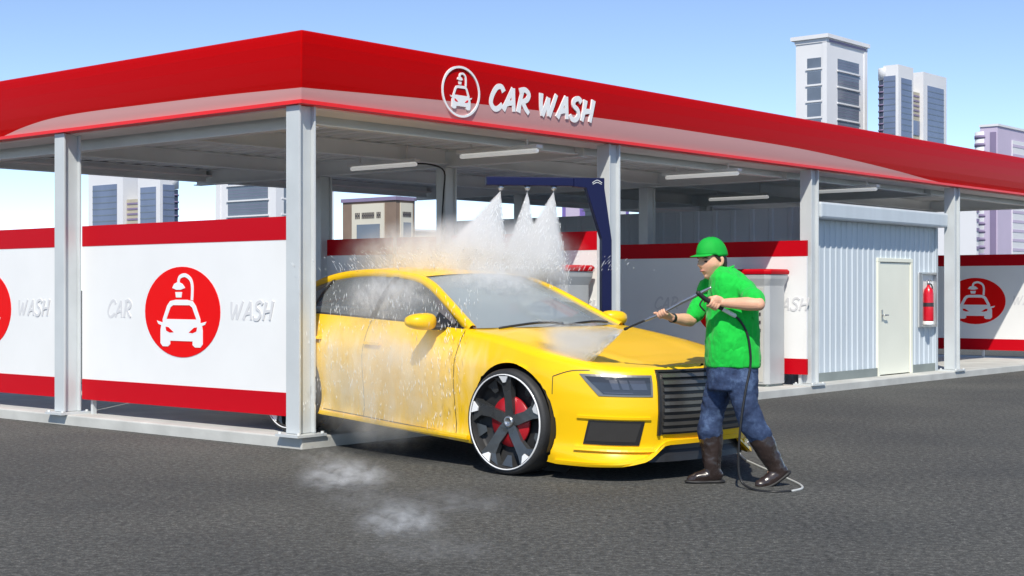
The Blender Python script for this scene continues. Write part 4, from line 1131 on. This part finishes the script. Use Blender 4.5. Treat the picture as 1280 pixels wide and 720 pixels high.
# lance and hose -------------------------------------------------
gun = bpy.data.objects.new('pressure_lance', None); col.objects.link(gun); gun.location = PLOC + W_T; BASE[gun.name] = W_T.copy()
tag(gun, 'slim steel pressure lance with trigger gun held in both hands over the bonnet', 'pressure lance')
m = MB(); m.tube([J(848, 377.5, -.235), W_B, J(806, 399.8, -.09)], .0105, 10); m.build('wand', M['metal'], gun)
m = MB(); m.tube([J(808, 399, -.097), W_T], [.0075, .007], 8); m.tube([J(784, 410.3, -.018), W_T], .011, 8); m.build('nozzle', M['black'], gun)
m = MB(); m.tube([J(880, 360, -.335), J(864, 369, -.292), J(846, 378.5, -.228)], [.008, .014, .012], 12); m.build('outer_sleeve', M['metal'], gun)
m = MB(); m.tube([J(866, 366.5, -.31), J(876, 374.5, -.292), J(896, 385.5, -.256)], [.017, .017, .016], 12)
m.tube([J(872, 374, -.30), J(868, 381, -.30), J(874, 388, -.285)], .006, 8); m.build('trigger_gun', M['black'], gun)
m = MB(); m.tube([J(893, 384, -.262), J(912, 394, -.228)], [.014, .016], 12); m.build('hose_connector', M['rim_white'], gun)
hz = MB()
HPTS = [J(911, 393.3, -.229), J(920, 402, -.225), J(928, 418, -.225), J(931.5, 440, -.225), J(931, 458, -.225), J(925, 485, -.25), J(919, 520, -.27), J(916, 556, -.27), J(916, 584, -.27), J(921, 598, -.29), J(934, 603, -.40), J(952, 603.2, -.47), J(974, 603.2, -.44), J(991, 603.2, -.31), J(996, 603.2, -.12), J(992, 603.2, .20), J(984, 603.2, .60), J(975, 603.2, 1.1), J(971, 603.2, 1.5), J(985, 603.2, 2.2), J(1040, 603.2, 3.2)]
a_ = HPTS[:13]; b_ = HPTS[12:]
ho = MB(); ho.tube(a_, .0085, 8, sub=6); hob = bpy.data.objects.new('water_hose', None); col.objects.link(hob); hob.location = PLOC + J(934, 604, -.40); BASE[hob.name] = J(934, 604, -.40)
tag(hob, 'thin hose hanging from the lance past the jeans and looping on the asphalt', 'hose')
ho.build('black_length', M['hose'], hob)
ho = MB(); ho.tube(b_, .0085, 8, sub=6); ho.build('grey_length', M['hose_pale'], hob)

# ------------------------------------------------------------------ city beyond the wash
def tower(Y, px, py_top, name, label, cat, ang=TH):
    """empty standing on the ground at depth Y; local x right along the bay front, local y away"""
    X = (px - 640) / 1843 * Y
    t = bpy.data.objects.new(name, None); col.objects.link(t); t.location = (X, Y, 0); t.rotation_euler = (0, 0, ang); BASE[t.name] = Vector((0, 0, 0))
    tag(t, label, cat, 'city towers'); return t
def bx(m, sw, x0, x1, y0, y1, z0, z1):
    if sw: x0, x1, y0, y1 = y0, y1, x0, x1
    m.box(x0, x1, y0, y1, z0, z1)
def white_tower(t, H, wu, wv, bands, k=1.0, sw=False, broad=(.27, .80), narrow=(.17, .62)):
    """broad windows on the face along x, narrow ones on the face along y (swapped when sw)"""
    B = lambda m, *a: bx(m, sw, *a)
    m = MB(); B(m, 0, wu, 0, wv, 0, H - 1.6 * k); B(m, -.2 * k, wu * .07, -.2 * k, wv * .12, 0, H - 1.7 * k); B(m, wu * .93, wu + .15 * k, -.2 * k, wv * .1, 0, H - 1.7 * k); m.build('wall', M['tower_white'], t)
    m = MB(); B(m, -.7 * k, wu + .4 * k, -.7 * k, wv + .9 * k, H - .8 * k, H); B(m, -.2 * k, wu + .2 * k, -.2 * k, wv + .2 * k, H - 1.6 * k, H - .8 * k); r_ = m.build('roof', M['tower_white'], t)
    m = MB(); B(m, .8 * k, wu - .5 * k, -.25 * k, -.203 * k, H - 1.5 * k, H - 1.0 * k); m.build('vent_band', M['mauve'], r_)
    m = MB(); B(m, wu * .3, wu * .7, wv * .3, wv * .7, H, H + .5 * k); m.build('plant_room', M['tower_white'], r_)
    z = H - 4.5 * k
    for i in range(bands):
        h = 2.85 * k if i else 2.3 * k
        w = MB(); B(w, wu * broad[0], wu * broad[1], -.10 * k, .05, z - h, z); f_ = w.build('window', M['tower_glass'], t)
        w = MB()
        for q in range(1, 4): B(w, wu * broad[0], wu * broad[1], -.13 * k, -.102 * k, z - h * q / 4 - .03 * k, z - h * q / 4 + .03 * k)
        w.build('mullion', M['mauve'], f_)
        w = MB(); B(w, wu * (broad[0] - .02), wu * (broad[1] + .02), -.35 * k, -.105 * k, z - h - .34 * k, z - h - .02 * k); w.build('sill', M['tower_white'], f_)
        w = MB(); B(w, -.10 * k, .05, wv * narrow[0], wv * narrow[1], z - h * .95, z - .15 * k); f_ = w.build('window', M['tower_glass'], t)
        w = MB(); B(w, -.3 * k, -.105 * k, wv * (narrow[0] - .04), wv * (narrow[1] + .04), z - h * .95 - .4 * k, z - h * .95 - .04 * k); w.build('sill', M['tower_white'], f_)
        z -= h + .48 * k
t = tower(300, 1033, 42, 'office_tower', 'tall white tower with a jutting flat roof and stacked grey windows, highest above the canopy', 'tower')
white_tower(t, 53.4, 17.5, 7.0, 12)
t = tower(170, 345, 60, 'office_tower', 'white tower with broad grey window bands seen between the two left columns', 'tower')
white_tower(t, 23.0, 10.8, 9, 10, .55, True, (.13, .80), (.12, .8))
def twin_tower(t, k, H1, H2, sw=False):
    B = lambda m, *a: bx(m, sw, *a)
    m = MB(); B(m, 0, 6.9 * k, 0, 3.3 * k, 0, H1); m.build('wall', M['tower_white'], t)
    c = (3.4 * k, 1.5 * k) if sw else (1.5 * k, 3.4 * k)
    m = MB(); m.lathe([(0, 0), (1.5 * k, 0), (1.5 * k, H1 - 3 * k), (0, H1 - 3 * k)], 28, 'z', 0, (c[0], c[1], 0)); rs_ = m.build('round_stair', M['tower_dark'], t)
    m = MB(); m.lathe([(0, 0), (1.62 * k, 0), (1.62 * k, 2.4 * k), (1.6 * k, 2.42 * k), (0, 2.42 * k)], 28, 'z', 0, (c[0], c[1], H1 - 2.8 * k)); m.build('roof', M['tower_white'], rs_)
    m = MB()
    for i in range(18): z = H1 - 4.2 * k - i * 1.3 * k; m.lathe([(1.45 * k, 0), (1.62 * k, 0), (1.62 * k, .3 * k), (1.45 * k, .3 * k)], 28, 'z', 0, (c[0], c[1], z))
    m.build('balcony_rail', M['mauve'], rs_)
    def glass_face(x0, x1, top, along_x=True, y=0.0):
        f = (lambda m, d0, d1, z0, z1: B(m, x0, x1, d0, d1, z0, z1)) if along_x else (lambda m, d0, d1, z0, z1: B(m, d0, d1, x0, x1, z0, z1))
        w = MB(); f(w, -.10 * k, .02, 2, top); f_ = w.build('window', M['tower_blue'], t); w = MB(); z = top - 1.2 * k
        while z > 3: f(w, -.14 * k, -.103 * k, z, z + .22 * k); z -= 1.2 * k
        w.build('spandrel', M['tower_glass'], f_)
    glass_face(1.2 * k, 6.0 * k, H1 - 2.6 * k); glass_face(.6 * k, 3.2 * k, H1 - 2.2 * k, False)
    m = MB(); B(m, 6.95 * k, 11.6 * k, .8 * k, 4 * k, 0, H1 - 4.6 * k); co_ = m.build('stone_core', M['beige'], t)
    m = MB()
    for i in range(5): B(m, 7.3 * k, 11.4 * k, .70 * k, .79 * k, H1 - 5.6 * k - i * 1.0 * k, H1 - 5.25 * k - i * 1.0 * k)
    m.build('vent_band', M['mauve'], co_)
    m = MB(); B(m, 7.3 * k, 11.4 * k, .66 * k, .78 * k, H1 - 13.6 * k, H1 - 10.6 * k); m.build('window', M['tower_blue'], co_)
    m = MB(); B(m, 11.7 * k, 23.2 * k, 0, 3.5 * k, 0, H2); m.build('wall', M['tower_white'], t)
    glass_face(13.6 * k, 21.6 * k, H2 - 2.7 * k)
t = tower(300, 1123, 80, 'twin_tower', 'pair of slim blue-glass towers with white tops to the right of the tallest tower', 'tower'); twin_tower(t, 1.0, 47.2, 47.0)
t = tower(330, 200, 215, 'twin_tower', 'blue-glass twin towers seen low under the canopy beside the second column', 'tower'); twin_tower(t, 1.2, 27.6, 29.0, True)
# lilac tower far right
t = tower(260, 1247, 157, 'office_tower', 'lilac and purple tower at the right edge of the photo', 'tower'); k = 1
H = 30.2
m = MB(); m.box(0, 22, 0, 3.2, 0, H); m.build('wall', M['lilac'], t)
m = MB(); m.box(-.2, 22.2, -.2, 3.3, H, H + .4); m.build('roof', M['tower_white'], t)
m = MB(); m.box(-.15, 0.02, .25, 1.3, 0, H - 1); m.build('window', M['mauve'], t)
m = MB(); m.lathe([(0, 0), (1.7, 0), (1.7, H - .8), (0, H - .4)], 28, 'z', 0, (1.6, 3.0, 0)); sw = m.build('round_wing', M['tower_white'], t)
m = MB()
for i in range(19): m.lathe([(1.65, 0), (1.78, 0), (1.78, .6), (1.65, .6)], 28, 'z', 0, (1.6, 3.0, H - 2 - i * 1.4))
m.build('louvre', M['mauve'], sw)
m = MB(); m.box(6.4, 20.6, -.14, .02, 0, H - 2); w_ = m.build('window', M['tower_white'], t)
m = MB()
for i in range(16): m.box(6.4, 20.6, -.2, -.145, H - 3.2 - i * 1.7, H - 2.7 - i * 1.7)
m.build('spandrel', M['lilac'], w_)
t = tower(240, 1221, 250, 'office_block', 'grey stone block just below the canopy, left of the lilac tower', 'building'); m = MB(); m.box(0, .8, .05, 7, 0, 16.5); m.build('wall', M['tower_white'], t)
m = MB()
for i in range(9): m.box(-.02, .82, -.1, .045, 15.4 - i * 1.5, 15.9 - i * 1.5)
m.build('window', M['mauve'], t)
m = MB(); m.box(-.1, .9, -.1, 7.1, 16.5, 16.9); m.build('roof', M['tower_white'], t)
# purple block behind the gantry
t = tower(220, 742, 250, 'office_block', 'purple block with white window strips far behind the gantry post', 'building'); m = MB(); m.box(0, 9, 0, 6, 0, 15.2); m.build('wall', M['purple'], t)
m = MB(); m.box(-.1, 9.1, -.1, 6.1, 15.2, 15.6); m.build('roof', M['mauve'], t)
for i in range(3):
    m = MB(); m.box(1.6 + i * 2.4, 3.2 + i * 2.4, -.12, .02, 8, 15); m.build('window', M['tower_white'], t)
m = MB(); m.box(-.12, .02, 2.6, 5.2, 8, 15); m.build('window', M['lilac'], t)
# brown brick office with dark lettering
t = tower(120, 495, 246, 'office_block', 'brown brick office block with cream portal and dark sign lettering above the rear partition', 'building'); H = 8.95
m = MB(); m.box(0, 2.2, 0, 6.3, 0, H - .3); m.build('wall', M['brown'], t)
m = MB(); m.box(-.12, 2.32, -.12, 6.42, H - .3, H); rr_ = m.build('roof', M['mauve'], t)
m = MB(); m.tube([(.7, .6, H), (.9, .7, H + .5), (1.1, .8, H + .62), (1.3, .9, H + .5), (1.5, 1.0, H)], .03, 6); m.build('roof_rail', M['steel'], rr_)
m = MB(); m.box(-.10, .01, 1.3, 5.1, 0, H - .5); pr = m.build('portal', M['cream'], t)
m = MB(); m.box(-.16, -.103, 1.75, 4.45, 0, H - 2.2); m.build('window', M['tower_glass'], pr)
m = MB(); m.box(.45, 1.85, -.10, .01, 0, H - .5); p2 = m.build('portal', M['cream'], t)
m = MB(); m.box(.75, 1.6, -.16, -.103, 0, H - 2.1); m.build('window', M['tower_glass'], p2)
m = MB()
def marks(m, fr, x0, x1, n_, h):
    for i in range(n_):
        xx = x0 + (x1 - x0) * (i + .5) / n_; w = (x1 - x0) / n_ * .8
        m.plate([(xx - w / 2, 0), (xx - w / 6, 0), (xx - w / 6, h), (xx - w / 2, h)], fr, 0, .03); m.plate([(xx + w / 6, 0), (xx + w / 2, 0), (xx + w / 2, h), (xx + w / 6, h)], fr, 0, .03); m.plate([(xx - w / 6, h * .4), (xx + w / 6, h * .4), (xx + w / 6, h * .62), (xx - w / 6, h * .62)], fr, 0, .03)
fr = (Vector((-.103, 4.75, H - 1.72)), Vector((0, -1, 0)), Vector((0, 0, 1)), Vector((-1, 0, 0)))
marks(m, fr, 0.05, .65, 2, .5); marks(m, fr, .85, 2.35, 6, .5); marks(m, fr, 2.6, 3.1, 2, .5)
m.build('sign_lettering', M['slot'], pr)
m = MB(); fr = (Vector((.55, -.103, H - 1.65)), Vector((1, 0, 0)), Vector((0, 0, 1)), Vector((0, -1, 0))); marks(m, fr, .1, 1.1, 4, .42); m.build('sign_lettering', M['slot'], p2)
t = tower(150, 516, 290, 'low_building', 'low white building with a row of dark openings right of the brown block', 'building', ang=TH); m = MB(); m.box(0, 12, 0, 5, 0, 7.3); m.build('wall', M['cream'], t)
for i in range(9):
    m = MB(); m.box(.4 + i * 1.1, 1.05 + i * 1.1, -.06, .02, 6.0, 6.75); m.build('window', M['slot'], t)
m = MB(); m.box(-.2, 12.2, -.2, 5.2, 7.3, 7.5); m.build('roof', M['tower_white'], t)

# ------------------------------------------------------------------ water: sprays, mist, droplets
def vol_mat(name, dens, mode, nscale=3.0, lo=.35, hi=.7, stretch=(1, 1, 1), power=1.0, floor=0.0, col_=(.995, .998, 1)):
    m = bpy.data.materials.new(name); m.use_nodes = True; nt = m.node_tree; N = nt.nodes.new; L = nt.links.new
    nt.nodes.remove(nt.nodes['Principled BSDF']); out = nt.nodes['Material Output']
    pv = N('ShaderNodeVolumePrincipled'); pv.inputs['Color'].default_value = (*col_, 1); pv.inputs['Anisotropy'].default_value = 0.0
    tc = N('ShaderNodeTexCoord'); mp = N('ShaderNodeMapping'); mp.inputs['Scale'].default_value = stretch; L(tc.outputs['Object'], mp.inputs[0])
    n = N('ShaderNodeTexNoise'); n.inputs['Scale'].default_value = nscale; n.inputs['Detail'].default_value = 6; n.inputs['Roughness'].default_value = .65; n.inputs['Distortion'].default_value = .5; L(mp.outputs[0], n.inputs['Vector'])
    r = N('ShaderNodeMapRange'); r.interpolation_type = 'SMOOTHSTEP'; r.inputs[1].default_value = lo; r.inputs[2].default_value = hi; r.inputs[3].default_value = floor; L(n.outputs['Fac'], r.inputs[0])
    sp = N('ShaderNodeSeparateXYZ'); L(tc.outputs['Object'], sp.inputs[0])
    def math_(op, a, b=None):
        q = N('ShaderNodeMath'); q.operation = op
        for i, x in enumerate((a, b)):
            if x is None: continue
            if isinstance(x, (int, float)): q.inputs[i].default_value = x
            else: L(x, q.inputs[i])
        return q.outputs[0]
    if mode == 'ball':      # unit ball, soft edge
        ln = N('ShaderNodeVectorMath'); ln.operation = 'LENGTH'; L(tc.outputs['Object'], ln.inputs[0])
        fo = N('ShaderNodeMapRange'); fo.interpolation_type = 'SMOOTHSTEP'; fo.inputs[1].default_value = 1.0; fo.inputs[2].default_value = .25; L(ln.outputs['Value'], fo.inputs[0])
        fall = math_('POWER', fo.outputs[0], power)
    else:                   # cone from apex at origin along -z, unit height & radius
        zz = math_('MULTIPLY', sp.outputs['Z'], -1.0)
        a = math_('MULTIPLY', sp.outputs['X'], sp.outputs['X']); b = math_('MULTIPLY', sp.outputs['Y'], sp.outputs['Y'])
        rr = math_('SQRT', math_('ADD', a, b)); rel = math_('DIVIDE', rr, math_('MAXIMUM', zz, .02))
        fo = N('ShaderNodeMapRange'); fo.interpolation_type = 'SMOOTHSTEP'; fo.inputs[1].default_value = 1.0; fo.inputs[2].default_value = .45; L(rel, fo.inputs[0])
        inv = math_('DIVIDE', 1.0, math_('POWER', math_('ADD', zz, .10), power))
        en = N('ShaderNodeMapRange'); en.interpolation_type = 'SMOOTHSTEP'; en.inputs[1].default_value = 1.0; en.inputs[2].default_value = .7; L(zz, en.inputs[0])
        fall = math_('MULTIPLY', math_('MULTIPLY', fo.outputs[0], inv), en.outputs[0])
    d = math_('MULTIPLY', math_('MULTIPLY', fall, r.outputs[0]), dens)
    L(d, pv.inputs['Density']); L(pv.outputs[0], out.inputs['Volume'])
    return m
def ball(name, c, sx, sy, sz, m, label, rot=(0, 0, 0)):
    mb = MB(); nu, nv = 20, 12
    rs = [[(math.cos(-PI / 2 + PI * i / nv) * math.cos(2 * PI * k / nu), math.cos(-PI / 2 + PI * i / nv) * math.sin(2 * PI * k / nu), math.sin(-PI / 2 + PI * i / nv)) for k in range(nu)] for i in range(1, nv)]
    mb.rings(rs); o = mb.build(name, m); o.location = c; o.scale = (sx, sy, sz); o.rotation_euler = rot
    tag(o, label, 'mist', kind='stuff'); return o
def cone(name, apex, target, r, m, label, flat=1.0, roll=0):
    mb = MB(); n = 24
    mb.rings([[(.012 * math.cos(2 * PI * k / n), .012 * math.sin(2 * PI * k / n), -.01) for k in range(n)], [(math.cos(2 * PI * k / n), math.sin(2 * PI * k / n), -1) for k in range(n)]], smooth=True)
    o = mb.build(name, m); d = Vector(target) - Vector(apex); o.location = apex
    q = (-d).to_track_quat('Z', 'Y'); o.rotation_mode = 'QUATERNION'; o.rotation_quaternion = q @ Matrix.Rotation(roll, 3, 'Z').to_quaternion()
    o.scale = (r, r * flat, d.length); tag(o, label, 'spray', kind='stuff'); return o
GM = Matrix.Translation(GP) @ Matrix.Rotation(GROT, 4, 'Z')
VC = vol_mat('spray_cone', 26, 'cone', 9, .28, .62, (1, 1, .35), 1.0, .3)
for i, (xx, lean, rr) in enumerate(zip(NZ, (-.34, -.08, -.20), (.46, .27, .38))):
    a = GM @ Vector((xx, 0, 2.225)); b = GM @ Vector((xx + lean, -.08, 1.36))
    cone('water_spray', a, b, rr, VC, ('left', 'middle', 'right')[i] + ' cone of white spray falling from the navy gantry')
VM = vol_mat('mist_roof', 8, 'ball', 6.5, .40, .70, (1.4, 1.4, .35), 1.0, .10)
rc = cw(-1.75, .25, 1.50)
ball('mist', rc + Vector((-.10, -.15, -.02)), 1.15, .80, .40, VM, 'cloud of splashing water over the car roof')
VL = vol_mat('mist_side', 5.2, 'ball', 2.6, .40, .72, (1.6, 1.6, .8), 1.0, .05)
ball('mist', cw(-1.30, -1.08, .60), 1.15, .30, .68, VL, 'thin veil of mist in front of the car doors', (0, 0, math.atan2(-math.cos(CA), math.sin(CA))))
VW = vol_mat('mist_window', 9, 'ball', 6, .42, .72, (1.3, 1.3, .4), 1.0, .06)
ball('mist', cw(-1.55, -.80, 1.17), .62, .30, .24, VW, 'splashing mist in front of the side windows of the car', (0, 0, math.atan2(-math.cos(CA), math.sin(CA))))
ball('mist', cw(-1.12, -.12, 1.30), .42, .55, .22, VW, 'splashing mist over the upper windscreen', (0, 0, math.atan2(-math.cos(CA), math.sin(CA))))
VT = vol_mat('mist_thin', 1.1, 'ball', 3.0, .42, .75, (1.2, 1.2, .8), 1.3, .02)
VG = vol_mat('mist_ground', 5, 'ball', 3.2, .40, .74, (1.2, 1.2, 1.0), 1.5, .02)
def gxy(a, b): Y = 1843 * 1.35 / (b - 362); return (a - 640) / 1843 * Y, Y
x, y = gxy(432, 606); ball('mist', (x, y, .05), .44, .62, .17, VG, 'white splash of mist on the asphalt, nearer the corner column')
x, y = gxy(500, 665); ball('mist', (x, y, .05), .34, .42, .15, VG, 'white splash of mist on the asphalt, nearest the viewer')
for a_, b_, sx_, sy_, lab in ((405, 580, .34, .5, 'faint mist on the asphalt at the foot of the corner column'), (455, 635, .36, .4, 'faint mist between the two white splashes on the asphalt'), (560, 640, .6, .5, 'thin mist on the asphalt below the front wheel'), (540, 700, .5, .3, 'thin mist low at the bottom of the photo')):
    x, y = gxy(a_, b_); ball('mist', (x, y, .04), sx_, sy_, .13, VT, lab)
x, y = gxy(470, 553); ball('mist', (x, y, .10), .55, .3, .17, VL, 'low mist drifting under the car sill')
# fan of water from the lance
TIP = PLOC + W_T
FA, FB = cw(-.05, -.84, .88), cw(.56, -.70, .80)
VF = vol_mat('spray_fan', 20, 'cone', 8, .25, .6, (1, 1, .3), .75, .5)
mid_ = (FA + FB) / 2; mid_ = mid_ + (mid_ - TIP) * .12; side_ = (FB - FA); d_ = (mid_ - TIP)
o = cone('water_spray', TIP, mid_, .31, VF, 'flat white fan of water from the lance on to the bonnet', .35)
z_ = -d_.normalized(); x_ = (side_ - z_ * side_.dot(z_)).normalized(); y_ = z_.cross(x_)
o.rotation_quaternion = Matrix((x_, y_, z_)).transposed().to_quaternion()
# droplets
def drops(name, fn, n, label, r0=.0025, r1=.006):
    m = MB()
    for _ in range(n):
        c, st = fn(); r = rnd.uniform(r0, r1)
        if c is None: continue
        e = [c + Vector(q) * r for q in ((1, 0, 0), (-1, 0, 0), (0, 1, 0), (0, -1, 0))] + [c + Vector((0, 0, r)) + st, c - Vector((0, 0, r)) - st]
        m.add(e, [(0, 2, 4), (2, 1, 4), (1, 3, 4), (3, 0, 4), (2, 0, 5), (1, 2, 5), (3, 1, 5), (0, 3, 5)], 0, True)
    return tag(m.build(name, M['drop'], recalc=False), label, 'water', kind='stuff')
dm, nt, b = new_mat('water_drop'); b.inputs['Base Color'].default_value = (.9, .93, .95, 1); b.inputs['Roughness'].default_value = .15; b.inputs['Subsurface Weight'].default_value = 0.0; M['drop'] = dm
def f1():
    k = rnd.choice((0, 0, 1, 2)); t = .06 + .94 * rnd.random() ** .7; a = rnd.uniform(0, 2 * PI); rr = math.sqrt(rnd.random()) * (.44, .25, .36)[k] * t
    a0 = GM @ Vector((NZ[k], 0, 2.22)); b0 = GM @ Vector((NZ[k] + (-.34, -.08, -.20)[k], -.08, 1.36))
    c = a0.lerp(b0, t) + Vector((math.cos(a) * rr, math.sin(a) * rr, 0)); d = (c - a0).normalized()
    return c, d * rnd.uniform(.006, .045)
drops('water_droplets', f1, 3600, 'falling droplets inside the spray under the gantry', .0012, .0026)
def f2():
    th_ = rnd.uniform(0, 2 * PI); q = abs(rnd.gauss(0, .5)); h = rnd.random() ** 1.6 * .34 * max(0, 1 - q * .55)
    c = rc + Vector((math.cos(th_) * q * 1.05 - .05, math.sin(th_) * q * .75 - .1, -.14 + h))
    if mnoise.noise(c * 5) < -.05: return None, None
    d = Vector((math.cos(th_) * .8, math.sin(th_) * .8, 1.1 - h * 4)).normalized()
    return c, d * rnd.uniform(.004, .035)
drops('water_droplets', f2, 6500, 'splashing droplets bouncing off the car roof', .0011, .0026)
def f3():
    x = rnd.uniform(-2.2, -.35); z = rnd.uniform(.25, 1.25) ; y = -.98 - abs(rnd.gauss(0, .10)) + (max(0, z - .95) * .5)
    c = cw(x, y, z)
    if mnoise.noise(c * 4) < .0: return None, None
    return c, Vector((rnd.gauss(0, .15), rnd.gauss(0, .15), -1)).normalized() * rnd.uniform(.004, .04)
drops('water_droplets', f3, 1300, 'droplets and runs of water falling past the car doors', .0010, .0022)
def f4():
    t = .1 + .9 * rnd.random(); e = rnd.uniform(-1, 1); c = TIP.lerp(mid_, t) + x_ * (.29 * t * e) + y_ * (rnd.gauss(0, .03) * t)
    return c, (c - TIP).normalized() * rnd.uniform(.008, .05)
drops('water_droplets', f4, 2600, 'droplets in the fan of water from the lance', .0009, .0020)

# ------------------------------------------------------------------ sky, sun, camera
w = bpy.data.worlds.new('World'); scene.world = w; w.use_nodes = True
nt = w.node_tree; bg = nt.nodes['Background']
to_sun = (-(UU * .76 + VV * .54) + Vector((0, 0, 1))).normalized()
el = math.asin(to_sun.z); az = math.atan2(to_sun.x, to_sun.y)
sk = nt.nodes.new('ShaderNodeTexSky'); sk.sky_type = 'NISHITA'; sk.sun_disc = False; sk.sun_elevation = el; sk.sun_rotation = az
sk.air_density = .75; sk.dust_density = 0.0; sk.ozone_density = .35; sk.altitude = 3000
nt.links.new(sk.outputs[0], bg.inputs[0]); bg.inputs[1].default_value = .145
sl = bpy.data.lights.new('sun', 'SUN'); sl.energy = 3.7; sl.angle = R(.5); sl.color = (1, .945, .84)
so_ = bpy.data.objects.new('sun', sl); col.objects.link(so_); so_.rotation_euler = to_sun.to_track_quat('Z', 'Y').to_euler(); so_.location = (0, -5, 20)
cam = bpy.data.cameras.new('camera'); co = bpy.data.objects.new('camera', cam); col.objects.link(co)
co.location = (0, 0, 1.35); co.rotation_euler = (R(90), 0, 0); cam.sensor_width = 36; cam.lens = 36 * 1843 / 1280; cam.shift_y = 2 / 1280; cam.clip_end = 6000; cam.clip_start = .05
scene.camera = co
vs_ = scene.view_settings; vs_.view_transform = 'Standard'; vs_.look = 'None'; vs_.gamma = 1; vs_.use_curve_mapping = False; vs_.exposure = .38
scene.render.engine = 'CYCLES'
cy = scene.cycles; cy.volume_step_rate = 1.0; cy.volume_bounces = 5; cy.max_bounces = 10; cy.diffuse_bounces = 7; cy.transparent_max_bounces = 16; cy.use_denoising = True; cy.denoiser = 'OPENIMAGEDENOISE'
